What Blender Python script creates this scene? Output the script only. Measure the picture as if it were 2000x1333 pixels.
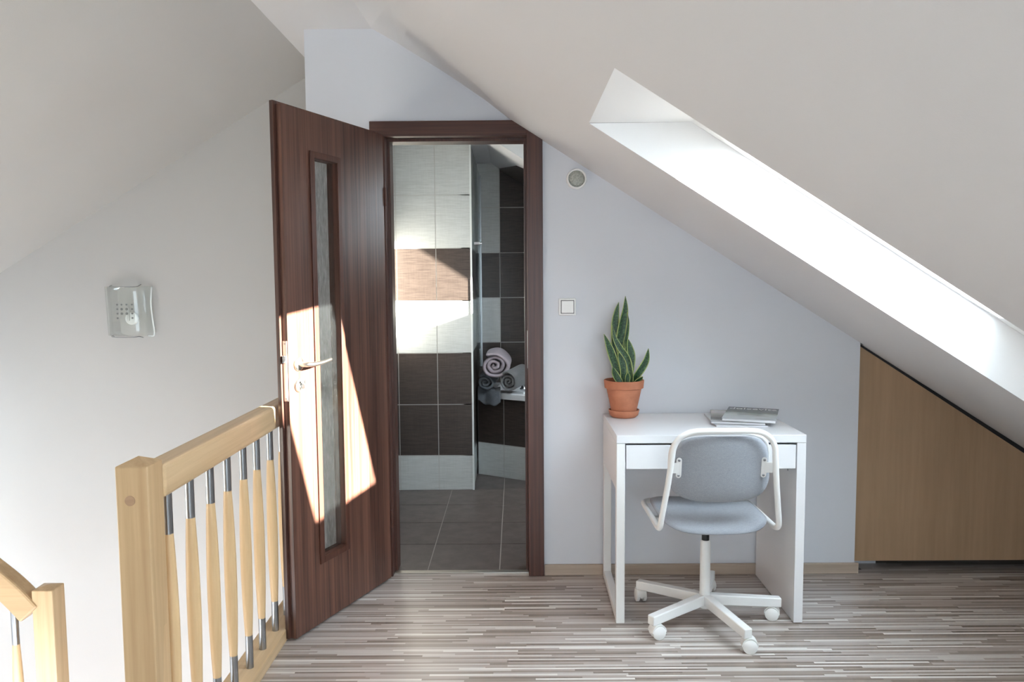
import bpy, bmesh, math, random
from mathutils import Vector, Matrix
from math import sin, cos, pi, radians

random.seed(7)
scene = bpy.context.scene
for o in list(bpy.data.objects):
    bpy.data.objects.remove(o, do_unlink=True)
COL = scene.collection

# ------------------------------------------------------------------ camera
F_PX = 1498.0
PITCH, YAW, ROLL = 0.0774, -0.005, -0.0074
CAM = Vector((0.0, -3.435, 1.346))
fw = Vector((sin(YAW)*cos(PITCH), cos(YAW)*cos(PITCH), -sin(PITCH)))
rt = Vector((cos(YAW), -sin(YAW), 0.0))
up = rt.cross(fw)
r2 = rt*cos(ROLL) + up*sin(ROLL)
u2 = -rt*sin(ROLL) + up*cos(ROLL)
cd = bpy.data.cameras.new('camera')
cd.sensor_width = 36.0
cd.lens = F_PX/2000.0*36.0
cd.clip_start = 0.05
cam = bpy.data.objects.new('camera', cd)
COL.objects.link(cam)
cam.matrix_world = Matrix(((r2.x, u2.x, -fw.x, CAM.x), (r2.y, u2.y, -fw.y, CAM.y),
                           (r2.z, u2.z, -fw.z, CAM.z), (0, 0, 0, 1)))
scene.camera = cam

# ------------------------------------------------------------------ light
world = bpy.data.worlds.new('sky')
scene.world = world
world.use_nodes = True
bg = world.node_tree.nodes['Background']
bg.inputs[0].default_value = (0.76, 0.87, 1.0, 1)
bg.inputs[1].default_value = 1.0
# clear sky: brighter towards the sun than away from it
_nt = world.node_tree
_tc = _nt.nodes.new('ShaderNodeTexCoord')
_vn = _nt.nodes.new('ShaderNodeVectorMath'); _vn.operation = 'NORMALIZE'
_dp = _nt.nodes.new('ShaderNodeVectorMath'); _dp.operation = 'DOT_PRODUCT'
_dp.inputs[1].default_value = (0.909, -0.282, 0.305)
_mr = _nt.nodes.new('ShaderNodeMapRange'); _mr.interpolation_type = 'SMOOTHSTEP'
_mr.inputs['From Min'].default_value = -0.2; _mr.inputs['From Max'].default_value = 1.0
_mr.inputs['To Min'].default_value = 0.75; _mr.inputs['To Max'].default_value = 3.2
_nt.links.new(_tc.outputs['Generated'], _vn.inputs[0]); _nt.links.new(_vn.outputs[0], _dp.inputs[0])
_nt.links.new(_dp.outputs['Value'], _mr.inputs['Value']); _nt.links.new(_mr.outputs[0], bg.inputs[1])
sd = bpy.data.lights.new('sun', 'SUN')
sd.energy = 19.0
sd.angle = radians(0.6)
sd.color = (1.0, 0.94, 0.86)
sun = bpy.data.objects.new('sun', sd)
COL.objects.link(sun)
SDIR = Vector((-1.0, 0.31, -0.335)).normalized()
sun.rotation_euler = SDIR.to_track_quat('-Z', 'Y').to_euler()
sun.location = (6, -3, 4)

def portal(name, loc, normal, sx, sy, xdir):
    """sky portal lying in a window opening"""
    l = bpy.data.lights.new(name, 'AREA')
    l.shape = 'RECTANGLE'; l.size = sx; l.size_y = sy; l.energy = 1.0
    l.cycles.is_portal = True
    o = bpy.data.objects.new(name, l)
    z = -Vector(normal).normalized()
    x = Vector(xdir).normalized(); y = z.cross(x)
    o.matrix_world = Matrix(((x.x, y.x, z.x, loc[0]), (x.y, y.y, z.y, loc[1]), (x.z, y.z, z.z, loc[2]), (0, 0, 0, 1)))
    COL.objects.link(o)

TA = 0.636
KN = Vector((TA, 0, 1)).normalized()
KD = Vector((1, 0, -TA)).normalized()
portal('portal_skylight', (1.22, -1.04, 2.2659-TA*1.22+0.03), -KN, 1.08, 0.54, KD)
portal('portal_near_skylight', (1.22, -3.375, 2.2659-TA*1.22+0.03), -KN, 1.08, 1.10, KD)
portal('portal_bath_skylight', (0.79, 0.87, 2.30-TA*0.79+0.03), -KN, 0.80, 0.46, KD)
portal('portal_fill_window', (0.5, -5.56, 1.05), (0, 1, 0), 1.4, 1.4, (1, 0, 0))
portal('portal_stair_window', (-3.36, 0.325, 0.375), (1, 0, 0), 0.55, 1.05, (0, 1, 0))

scene.view_settings.view_transform = 'Standard'
scene.view_settings.look = 'None'
scene.view_settings.exposure = 2.76
scene.view_settings.gamma = 1.0
scene.view_settings.use_curve_mapping = False
try:
    scene.cycles.max_bounces = 14
    scene.cycles.diffuse_bounces = 10
    scene.cycles.transparent_max_bounces = 16
except Exception:
    pass

# ------------------------------------------------------------------ materials
def new_mat(name, col=(0.8, 0.8, 0.8), rough=0.5, metal=0.0, spec=0.5):
    m = bpy.data.materials.new(name)
    m.use_nodes = True
    b = m.node_tree.nodes['Principled BSDF']
    b.inputs['Base Color'].default_value = (*col, 1)
    b.inputs['Roughness'].default_value = rough
    b.inputs['Metallic'].default_value = metal
    b.inputs['Specular IOR Level'].default_value = spec
    return m
def N(m, t, **kw):
    n = m.node_tree.nodes.new(t)
    for k, v in kw.items(): setattr(n, k, v)
    return n
def L(m, a, b): m.node_tree.links.new(a, b)
def BS(m): return m.node_tree.nodes['Principled BSDF']
def coords(m, scale, kind='Object'):
    tc = N(m, 'ShaderNodeTexCoord'); mp = N(m, 'ShaderNodeMapping')
    mp.inputs['Scale'].default_value = scale
    L(m, tc.outputs[kind], mp.inputs['Vector'])
    return mp.outputs[0]
def noise(m, vec, scale, detail=2, rough=0.5):
    n = N(m, 'ShaderNodeTexNoise')
    n.inputs['Scale'].default_value = scale; n.inputs['Detail'].default_value = detail
    n.inputs['Roughness'].default_value = rough
    if vec is not None: L(m, vec, n.inputs['Vector'])
    return n
def ramp(m, fac, stops, interp='LINEAR'):
    r = N(m, 'ShaderNodeValToRGB'); cr = r.color_ramp; cr.interpolation = interp
    while len(cr.elements) < len(stops): cr.elements.new(0.5)
    for e, (p, c) in zip(cr.elements, stops):
        e.position = p; e.color = (*c, 1)
    L(m, fac, r.inputs[0])
    return r.outputs[0]
def bump(m, h, strength, dist=0.002):
    b = N(m, 'ShaderNodeBump'); b.inputs['Strength'].default_value = strength
    b.inputs['Distance'].default_value = dist
    L(m, h, b.inputs['Height']); L(m, b.outputs[0], BS(m).inputs['Normal'])

def plaster(name, col):
    m = new_mat(name, col, 0.85, 0, 0.2)
    v = coords(m, (1, 1, 1))
    n = noise(m, v, 260, 4); bump(m, n.outputs[0], 0.18, 0.0015)
    n2 = noise(m, v, 1.3, 2)
    L(m, ramp(m, n2.outputs[0], [(0.3, tuple(c*0.975 for c in col)), (0.7, col)]), BS(m).inputs['Base Color'])
    return m
def grain(name, dark, light, axis, rough=0.45, fine=55, stretch=0.03, spec=0.5, bmp=0.0, blocks=0.0, coat=0.0):
    m = new_mat(name, light, rough, 0, spec)
    s = [fine]*3; s['xyz'.index(axis)] = fine*stretch
    v = coords(m, tuple(s))
    n = noise(m, v, 1.0, 5, 0.62)
    s2 = [fine*0.22]*3; s2['xyz'.index(axis)] = fine*0.22*stretch
    n2 = noise(m, coords(m, tuple(s2)), 1.0, 2)
    mx = N(m, 'ShaderNodeMath', operation='MULTIPLY_ADD'); mx.inputs[1].default_value = 0.6
    L(m, n.outputs[0], mx.inputs[0])
    mm = N(m, 'ShaderNodeMath', operation='MULTIPLY'); mm.inputs[1].default_value = 0.4
    L(m, n2.outputs[0], mm.inputs[0]); L(m, mm.outputs[0], mx.inputs[2])
    c = ramp(m, mx.outputs[0], [(0.36, dark), (0.5, tuple((a+b)/2 for a, b in zip(dark, light))), (0.64, light)])
    if blocks:
        vb = [11, 11, 11]; vb['xyz'.index(axis)] = 1.1
        vo = N(m, 'ShaderNodeTexVoronoi'); vo.inputs['Scale'].default_value = 1.0; vo.distance = 'CHEBYCHEV'
        L(m, coords(m, tuple(vb)), vo.inputs['Vector'])
        hs = N(m, 'ShaderNodeHueSaturation')
        sep = N(m, 'ShaderNodeSeparateColor'); L(m, vo.outputs['Color'], sep.inputs[0])
        ma = N(m, 'ShaderNodeMath', operation='MULTIPLY_ADD'); ma.inputs[1].default_value = blocks; ma.inputs[2].default_value = 1-blocks/2
        L(m, sep.outputs[0], ma.inputs[0]); L(m, ma.outputs[0], hs.inputs['Value']); L(m, c, hs.inputs['Color'])
        c = hs.outputs[0]
    L(m, c, BS(m).inputs['Base Color'])
    if bmp: bump(m, n.outputs[0], bmp, 0.001)
    if coat:
        BS(m).inputs['Coat Weight'].default_value = coat; BS(m).inputs['Coat Roughness'].default_value = 0.2
    return m

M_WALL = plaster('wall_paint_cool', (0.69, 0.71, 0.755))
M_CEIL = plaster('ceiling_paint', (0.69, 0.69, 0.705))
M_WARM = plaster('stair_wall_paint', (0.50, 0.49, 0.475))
M_SHAFT = new_mat('window_lining_white', (0.84, 0.85, 0.86), 0.5)
M_DOOR = grain('dark_walnut_laminate', (0.045, 0.018, 0.013), (0.175, 0.078, 0.052), 'z', 0.36, 85, 0.018, 0.6, 0.6)
M_FRAME = grain('dark_walnut_frame', (0.045, 0.016, 0.011), (0.115, 0.045, 0.029), 'z', 0.38, 85, 0.018, 0.5, 0.2)
M_FRAMEX = grain('dark_walnut_frame_lintel', (0.045, 0.016, 0.011), (0.115, 0.045, 0.029), 'x', 0.38, 85, 0.018, 0.5, 0.2)
M_BIRCHZ = grain('birch_upright', (0.50, 0.325, 0.17), (0.65, 0.455, 0.255), 'z', 0.38, 45, 0.03, 0.5, 0, 0.16)
M_BIRCHY = grain('birch_rail', (0.54, 0.365, 0.195), (0.70, 0.505, 0.30), 'y', 0.34, 45, 0.03, 0.5, 0, 0.14)
M_BIRCHX = grain('birch_rail_cross', (0.48, 0.31, 0.16), (0.62, 0.43, 0.24), 'x', 0.36, 45, 0.03, 0.5, 0, 0.12)
M_BEECH = grain('beech_spindle', (0.60, 0.40, 0.21), (0.70, 0.49, 0.27), 'z', 0.38, 70, 0.05)
M_PANEL = grain('beech_laminate_panel', (0.36, 0.235, 0.135), (0.43, 0.285, 0.17), 'z', 0.5, 40, 0.05)
M_BASE = grain('baseboard_laminate', (0.40, 0.32, 0.25), (0.52, 0.43, 0.35), 'x', 0.5, 60, 0.03)
M_WHITE = new_mat('white_lacquer', (0.76, 0.76, 0.77), 0.35)
M_WHITE_METAL = new_mat('white_powder_coat', (0.80, 0.80, 0.785), 0.35)
M_PLASTIC = new_mat('white_plastic', (0.84, 0.84, 0.82), 0.4)
M_BLACK = new_mat('black_plastic', (0.012, 0.012, 0.013), 0.45)
M_DARKGAP = new_mat('dark_cavity', (0.03, 0.028, 0.027), 0.8)
M_STEEL = new_mat('brushed_steel', (0.33, 0.335, 0.345), 0.30, 1.0)
M_CHROME = new_mat('chrome', (0.72, 0.72, 0.72), 0.12, 1.0)
M_SATIN = new_mat('satin_nickel', (0.66, 0.63, 0.58), 0.3, 1.0)
M_CERAMIC = new_mat('white_acrylic', (0.84, 0.85, 0.86), 0.12)
M_GROUT = new_mat('grout_pale', (0.50, 0.49, 0.46), 0.8)
M_GROUTD = new_mat('grout_floor', (0.36, 0.33, 0.30), 0.8)
M_TRIMW = new_mat('white_edge_trim', (0.75, 0.77, 0.75), 0.3)

def tile_mat(name, a, b, rough=0.22):
    m = new_mat(name, a, rough)
    v = coords(m, (12, 12, 260))
    n = noise(m, v, 1.0, 3, 0.6)
    v2 = coords(m, (260, 260, 12)); n2 = noise(m, v2, 1.0, 3, 0.6)
    ad = N(m, 'ShaderNodeMath', operation='MULTIPLY_ADD'); ad.inputs[1].default_value = 0.3; L(m, n2.outputs[0], ad.inputs[0]); L(m, n.outputs[0], ad.inputs[2])
    hf = N(m, 'ShaderNodeMath', operation='MULTIPLY'); hf.inputs[1].default_value = 0.77; L(m, ad.outputs[0], hf.inputs[0])
    L(m, ramp(m, hf.outputs[0], [(0.38, a), (0.62, b)]), BS(m).inputs['Base Color'])
    bump(m, hf.outputs[0], 0.12, 0.001)
    return m
M_TDARK = tile_mat('tile_dark_brown', (0.050, 0.037, 0.031), (0.082, 0.062, 0.052), 0.30)
BS(M_TDARK).inputs['Specular IOR Level'].default_value = 0.3
M_TLIGHT = tile_mat('tile_off_white', (0.52, 0.53, 0.51), (0.62, 0.63, 0.61))
M_TFLOOR = tile_mat('tile_floor_taupe', (0.080, 0.062, 0.056), (0.120, 0.096, 0.088), 0.38)

# striped laminate floor: thin strips along X, each of its own width, length and tone
def floor_mat():
    m = new_mat('striped_laminate', (0.4, 0.36, 0.34), 0.33, 0, 0.75)
    tc = N(m, 'ShaderNodeTexCoord'); sp = N(m, 'ShaderNodeSeparateXYZ')
    L(m, tc.outputs['Object'], sp.inputs[0])
    my = N(m, 'ShaderNodeMath', operation='MULTIPLY'); my.inputs[1].default_value = 95.0
    L(m, sp.outputs['Y'], my.inputs[0])
    v1 = N(m, 'ShaderNodeTexVoronoi', voronoi_dimensions='1D'); v1.inputs['Scale'].default_value = 1.0
    L(m, my.outputs[0], v1.inputs['W'])
    s1 = N(m, 'ShaderNodeSeparateColor'); L(m, v1.outputs['Color'], s1.inputs[0])
    mx = N(m, 'ShaderNodeMath', operation='MULTIPLY'); mx.inputs[1].default_value = 2.6
    L(m, sp.outputs['X'], mx.inputs[0])
    off = N(m, 'ShaderNodeMath', operation='MULTIPLY_ADD'); off.inputs[1].default_value = 913.0
    L(m, s1.outputs[0], off.inputs[0]); L(m, mx.outputs[0], off.inputs[2])
    v2 = N(m, 'ShaderNodeTexVoronoi', voronoi_dimensions='1D'); v2.inputs['Scale'].default_value = 1.0
    L(m, off.outputs[0], v2.inputs['W'])
    s2 = N(m, 'ShaderNodeSeparateColor'); L(m, v2.outputs['Color'], s2.inputs[0])
    c = ramp(m, s2.outputs[0], [(0.0, (0.23, 0.185, 0.155)), (0.12, (0.31, 0.26, 0.225)), (0.34, (0.40, 0.34, 0.305)),
                                (0.54, (0.45, 0.40, 0.37)), (0.74, (0.54, 0.50, 0.465)), (0.92, (0.69, 0.66, 0.62))], 'CONSTANT')
    fine = noise(m, coords(m, (6, 190, 1)), 1.0, 3, 0.6)
    fr = ramp(m, fine.outputs[0], [(0.32, (0.90, 0.895, 0.89)), (0.68, (1.06, 1.06, 1.06))])
    mul = N(m, 'ShaderNodeMix', data_type='RGBA', blend_type='MULTIPLY'); mul.inputs[0].default_value = 1.0
    L(m, c, mul.inputs[6]); L(m, fr, mul.inputs[7])
    L(m, mul.outputs[2], BS(m).inputs['Base Color'])
    r = noise(m, coords(m, (5, 60, 1)), 1.0, 2)
    mr = N(m, 'ShaderNodeMapRange'); mr.inputs['To Min'].default_value = 0.27; mr.inputs['To Max'].default_value = 0.40
    L(m, r.outputs[0], mr.inputs[0]); L(m, mr.outputs[0], BS(m).inputs['Roughness'])
    return m
M_FLOOR = floor_mat()

def fabric(name, a, b, scale=700, rough=0.95, mel=None):
    m = new_mat(name, a, rough, 0, 0.15)
    v = coords(m, (1, 1, 1))
    n = noise(m, v, scale, 3, 0.7)
    n2 = noise(m, coords(m, (scale*0.12, scale*0.12, scale)), 1.0, 2, 0.6)
    ad = N(m, 'ShaderNodeMath', operation='MULTIPLY_ADD'); ad.inputs[1].default_value = 0.3; L(m, n2.outputs[0], ad.inputs[0]); L(m, n.outputs[0], ad.inputs[2])
    hf = N(m, 'ShaderNodeMath', operation='MULTIPLY'); hf.inputs[1].default_value = 0.77; L(m, ad.outputs[0], hf.inputs[0])
    L(m, ramp(m, hf.outputs[0], [(0.38, a), (0.62, b)]), BS(m).inputs['Base Color'])
    bump(m, hf.outputs[0], 0.5, 0.0012)
    BS(m).inputs['Sheen Weight'].default_value = 0.25
    return m
M_FAB = fabric('grey_melange_fabric', (0.235, 0.252, 0.28), (0.37, 0.388, 0.42))
M_TOWEL_PINK = fabric('lilac_terry', (0.38, 0.31, 0.335), (0.55, 0.46, 0.485), 420)
M_TOWEL_BLUE = fabric('slate_terry', (0.10, 0.108, 0.12), (0.165, 0.175, 0.19), 420)
M_TOWEL_GREY = fabric('grey_terry', (0.15, 0.145, 0.145), (0.235, 0.23, 0.23), 420)

def clear_glass(name, tint=(0.95, 0.97, 0.96), gl=0.5):
    m = bpy.data.materials.new(name); m.use_nodes = True
    nt = m.node_tree; nt.nodes.clear()
    out = nt.nodes.new('ShaderNodeOutputMaterial'); mix = nt.nodes.new('ShaderNodeMixShader')
    tr = nt.nodes.new('ShaderNodeBsdfTransparent'); g = nt.nodes.new('ShaderNodeBsdfGlossy')
    fr = nt.nodes.new('ShaderNodeFresnel'); fr.inputs[0].default_value = 1.45
    mu = nt.nodes.new('ShaderNodeMath'); mu.operation = 'MULTIPLY'; mu.inputs[1].default_value = gl
    tr.inputs[0].default_value = (*tint, 1); g.inputs['Roughness'].default_value = 0.03
    nt.links.new(fr.outputs[0], mu.inputs[0]); nt.links.new(mu.outputs[0], mix.inputs[0])
    nt.links.new(tr.outputs[0], mix.inputs[1]); nt.links.new(g.outputs[0], mix.inputs[2])
    nt.links.new(mix.outputs[0], out.inputs[0])
    return m
M_GLASS = clear_glass('window_glass')
M_LAMPGLASS = clear_glass('lamp_glass', (0.972, 0.985, 0.976), 0.45)
M_SCREEN = clear_glass('screen_glass', (0.92, 0.94, 0.93), 0.3)

def frosted():
    m = bpy.data.materials.new('textured_door_glass'); m.use_nodes = True
    nt = m.node_tree; b = nt.nodes['Principled BSDF']
    b.inputs['Base Color'].default_value = (0.035, 0.040, 0.042, 1)
    b.inputs['Roughness'].default_value = 0.22
    b.inputs['Specular IOR Level'].default_value = 0.7
    b.inputs['Transmission Weight'].default_value = 0.0
    v = coords(m, (60, 60, 22)); n = noise(m, v, 2.2, 5, 0.75)
    bump(m, n.outputs[0], 0.9, 0.003)
    out = [x for x in nt.nodes if x.type == 'OUTPUT_MATERIAL'][0]
    tl = N(m, 'ShaderNodeBsdfTranslucent'); tl.inputs[0].default_value = (0.018, 0.020, 0.021, 1)
    tr = N(m, 'ShaderNodeBsdfTransparent'); L(m, ramp(m, noise(m, coords(m, (90, 90, 14)), 1.5, 4, 0.7).outputs[0], [(0.35, (0.76, 0.78, 0.77)), (0.65, (0.98, 0.99, 0.98))]), tr.inputs[0])
    mx = N(m, 'ShaderNodeMixShader'); mx.inputs[0].default_value = 0.8
    L(m, tl.outputs[0], mx.inputs[1]); L(m, tr.outputs[0], mx.inputs[2])
    m2 = N(m, 'ShaderNodeMixShader')
    v2 = coords(m, (70, 70, 16)); n2 = noise(m, v2, 1.6, 4, 0.7)
    mr = N(m, 'ShaderNodeMapRange'); mr.inputs['From Min'].default_value = 0.35; mr.inputs['From Max'].default_value = 0.65
    mr.inputs['To Min'].default_value = 0.86; mr.inputs['To Max'].default_value = 0.97
    L(m, n2.outputs[0], mr.inputs[0]); L(m, mr.outputs[0], m2.inputs[0])
    L(m, b.outputs[0], m2.inputs[1]); L(m, mx.outputs[0], m2.inputs[2])
    L(m, m2.outputs[0], out.inputs[0])
    return m
M_FROST = frosted()

def terracotta():
    m = new_mat('terracotta', (0.50, 0.19, 0.10), 0.8)
    n = noise(m, coords(m, (1, 1, 1)), 18, 5)
    L(m, ramp(m, n.outputs[0], [(0.3, (0.40, 0.145, 0.075)), (0.7, (0.54, 0.215, 0.12))]), BS(m).inputs['Base Color'])
    return m
M_TERRA = terracotta()
M_SOIL = new_mat('potting_soil', (0.03, 0.022, 0.017), 0.95)

def leaf_mat():
    m = new_mat('snake_leaf', (0.05, 0.12, 0.05), 0.42)
    uv = N(m, 'ShaderNodeUVMap'); sp = N(m, 'ShaderNodeSeparateXYZ'); L(m, uv.outputs[0], sp.inputs[0])
    mp = N(m, 'ShaderNodeMapping'); mp.inputs['Scale'].default_value = (3.0, 26, 1)
    L(m, uv.outputs[0], mp.inputs[0])
    n = noise(m, mp.outputs[0], 1.0, 4, 0.7)
    body = ramp(m, n.outputs[0], [(0.40, (0.009, 0.030, 0.014)), (0.52, (0.024, 0.075, 0.028)), (0.66, (0.10, 0.20, 0.075))])
    a = N(m, 'ShaderNodeMath', operation='SUBTRACT'); a.inputs[1].default_value = 0.5; L(m, sp.outputs[0], a.inputs[0])
    ab = N(m, 'ShaderNodeMath', operation='ABSOLUTE'); L(m, a.outputs[0], ab.inputs[0])
    fac = ramp(m, ab.outputs[0], [(0.0, (0, 0, 0)), (0.40, (1, 1, 1))], 'CONSTANT')
    mx = N(m, 'ShaderNodeMix', data_type='RGBA'); L(m, fac, mx.inputs[0]); L(m, body, mx.inputs[6])
    mx.inputs[7].default_value = (0.36, 0.42, 0.14, 1)
    L(m, mx.outputs[2], BS(m).inputs['Base Color'])
    return m
M_LEAF = leaf_mat()

# ------------------------------------------------------------------ mesh helpers
OFF = {}
def link(o, parent=None):
    COL.objects.link(o)
    if parent is not None:
        o.parent = parent
    return o
def tag(o, label=None, cat=None, group=None, kind=None):
    if label: o['label'] = label
    if cat: o['category'] = cat
    if group: o['group'] = group
    if kind: o['kind'] = kind
    return o
def empty(name, loc, label=None, cat=None, group=None, kind=None):
    o = bpy.data.objects.new(name, None)
    o.empty_display_size = 0.1
    COL.objects.link(o); o.location = loc
    OFF[o] = Vector(loc)
    return tag(o, label, cat, group, kind)
def obj(name, bm, mats, parent=None, smooth=False, bevel=0, segs=2, subsurf=0, auto=None):
    off = OFF.get(parent, Vector((0, 0, 0))) if parent is not None else Vector((0, 0, 0))
    bmesh.ops.recalc_face_normals(bm, faces=bm.faces)
    if off.length: bmesh.ops.translate(bm, verts=bm.verts, vec=-off)
    me = bpy.data.meshes.new(name); bm.to_mesh(me); bm.free()
    if not isinstance(mats, (list, tuple)): mats = [mats]
    for m in mats: me.materials.append(m)
    o = bpy.data.objects.new(name, me); link(o, parent); OFF[o] = off
    if smooth:
        for p in me.polygons: p.use_smooth = True
    if auto is not None:
        for p in me.polygons: p.use_smooth = True
        try: me.set_sharp_from_angle(angle=radians(auto))
        except Exception: pass
    if bevel:
        b = o.modifiers.new('bevel', 'BEVEL'); b.width = bevel; b.segments = segs; b.limit_method = 'ANGLE'
        b.angle_limit = radians(40); b.harden_normals = False
    if subsurf:
        s = o.modifiers.new('sub', 'SUBSURF'); s.levels = subsurf; s.render_levels = subsurf
    return o
def struct(name, bm, mats, label=None, cat=None, **kw):
    return tag(obj(name, bm, mats, **kw), label, cat, kind='structure')
def BM(): return bmesh.new()
def box(bm, x0, x1, y0, y1, z0, z1, M=None, mi=0):
    vs = [Vector(p) for p in ((x0, y0, z0), (x1, y0, z0), (x1, y1, z0), (x0, y1, z0), (x0, y0, z1), (x1, y0, z1), (x1, y1, z1), (x0, y1, z1))]
    if M is not None: vs = [M @ v for v in vs]
    v = [bm.verts.new(p) for p in vs]
    for f in ((0, 3, 2, 1), (4, 5, 6, 7), (0, 1, 5, 4), (1, 2, 6, 5), (2, 3, 7, 6), (3, 0, 4, 7)):
        bm.faces.new([v[i] for i in f]).material_index = mi
    return bm
def prism(bm, pts, d, M=None, mi=0):
    """pts: list of 3D points (planar), d: extrusion vector"""
    d = Vector(d)
    a = [Vector(p) for p in pts]; b = [p + d for p in a]
    if M is not None: a = [M @ p for p in a]; b = [M @ p for p in b]
    a = [bm.verts.new(p) for p in a]; b = [bm.verts.new(p) for p in b]
    bm.faces.new(a[::-1]).material_index = mi; bm.faces.new(b).material_index = mi
    n = len(a)
    for i in range(n):
        bm.faces.new((a[i], a[(i+1) % n], b[(i+1) % n], b[i])).material_index = mi
    return bm
def poly(bm, pts, mi=0):
    f = bm.faces.new([bm.verts.new(Vector(p)) for p in pts]); f.material_index = mi
    return f
def catmull(pts, n=8, closed=False):
    pts = [Vector(p) for p in pts]; out = []
    m = len(pts)
    rng = range(m) if closed else range(m-1)
    for i in rng:
        p0 = pts[(i-1) % m] if closed or i > 0 else pts[0]*2-pts[1]
        p1 = pts[i]; p2 = pts[(i+1) % m]
        p3 = pts[(i+2) % m] if closed or i < m-2 else pts[-1]*2-pts[-2]
        for k in range(n):
            t = k/n
            out.append(0.5*((2*p1)+(-p0+p2)*t+(2*p0-5*p1+4*p2-p3)*t*t+(-p0+3*p1-3*p2+p3)*t**3))
    if not closed: out.append(pts[-1])
    return out
def tube(bm, pts, r, seg=12, M=None, closed=False, rs=None):
    pts = [Vector(p) for p in pts]
    if M is not None: pts = [M @ p for p in pts]
    n = len(pts); rings = []
    t0 = (pts[1]-pts[0]).normalized()
    ref = Vector((0, 0, 1)) if abs(t0.z) < 0.9 else Vector((1, 0, 0))
    u = t0.cross(ref).normalized()
    for i in range(n):
        if closed: t = (pts[(i+1) % n]-pts[i-1]).normalized()
        else: t = (pts[min(i+1, n-1)]-pts[max(i-1, 0)]).normalized()
        u = (u - t*u.dot(t)).normalized(); w = t.cross(u)
        rr = rs[i] if rs else r
        rings.append([bm.verts.new(pts[i]+(u*cos(2*pi*k/seg)+w*sin(2*pi*k/seg))*rr) for k in range(seg)])
    for i in range(n if closed else n-1):
        a, b = rings[i], rings[(i+1) % n]
        for k in range(seg):
            bm.faces.new((a[k], a[(k+1) % seg], b[(k+1) % seg], b[k]))
    if not closed:
        bm.faces.new(rings[0][::-1]); bm.faces.new(rings[-1])
    return bm
def lathe(bm, prof, c, seg=40, axis='z', M=None, mi=0):
    """prof: (radius, height) list; closed at ends where radius is 0"""
    rings = []
    c = Vector(c)
    for r, h in prof:
        if r < 1e-6:
            p = {'z': Vector((0, 0, h)), 'y': Vector((0, h, 0)), 'x': Vector((h, 0, 0))}[axis]+c
            rings.append([bm.verts.new(M @ p if M is not None else p)])
        else:
            ring = []
            for k in range(seg):
                a, b = r*cos(2*pi*k/seg), r*sin(2*pi*k/seg)
                p = {'z': Vector((a, b, h)), 'y': Vector((a, h, b)), 'x': Vector((h, a, b))}[axis]+c
                ring.append(bm.verts.new(M @ p if M is not None else p))
            rings.append(ring)
    for a, b in zip(rings, rings[1:]):
        if len(a) == 1 and len(b) == 1: continue
        for k in range(seg):
            k2 = (k+1) % seg
            if len(a) == 1: f = bm.faces.new((a[0], b[k], b[k2]))
            elif len(b) == 1: f = bm.faces.new((a[k], a[k2], b[0]))
            else: f = bm.faces.new((a[k], a[k2], b[k2], b[k]))
            f.material_index = mi
    return bm
def grid_fn(bm, nu, nv, fn, uvn=None):
    g = [[bm.verts.new(fn(i/nu, j/nv)) for i in range(nu+1)] for j in range(nv+1)]
    lay = bm.loops.layers.uv.verify() if uvn else None
    for j in range(nv):
        for i in range(nu):
            f = bm.faces.new((g[j][i], g[j][i+1], g[j+1][i+1], g[j+1][i]))
            if lay:
                for lp, (a, b) in zip(f.loops, ((i, j), (i+1, j), (i+1, j+1), (i, j+1))):
                    lp[lay].uv = (a/nu, b/nv)
    return g
def ss(a, b, x):
    t = max(0.0, min(1.0, (x-a)/(b-a))); return t*t*(3-2*t)

# ================================================================== STRUCTURE
ZR = 2.0435                                  # right roof plane  z = ZR - TA*x
def zr(x): return ZR - TA*x
ZF = 2.455                                   # flat ceiling strip
XL0, TL = -1.026, 0.605                      # left roof plane
def zl(x): return 2.45 - TL*(XL0-x)
YB, YS, YREAR = 0.0, 0.65, -5.5              # door wall, stair wall, wall behind
XLEFT, XRIGHT = -3.3, 2.95
BX0 = -0.915                                 # door wall's free corner

# --- floor (ends at the stair opening) 
bm = BM()
box(bm, -0.955, XRIGHT, -1.62, 0.035, -0.25, 0.0)
struct('floor', bm, M_FLOOR, 'striped grey laminate floor of the attic room', 'floor')
bm = BM(); box(bm, XLEFT, XRIGHT, YREAR, -1.62, -0.25, 0.0)
struct('floor', bm, M_FLOOR, 'laminate floor continuing towards the viewer', 'floor')
bm = BM(); box(bm, XLEFT, -0.955, -1.62, YS, -2.7, -2.55); box(bm, XLEFT, -1.60, -1.62, -0.55, -1.35, -1.15); box(bm, -1.60, -0.955, -1.62, -1.62+.3, -1.35, -1.15)
struct('floor', bm, M_BIRCHX, 'wooden stair landing below floor level', 'floor')
# fascia on the opening
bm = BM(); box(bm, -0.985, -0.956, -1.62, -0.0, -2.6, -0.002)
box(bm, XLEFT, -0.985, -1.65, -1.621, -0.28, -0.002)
struct('trim_3', bm, M_WARM, 'white edge of the stair opening', 'trim')

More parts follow.
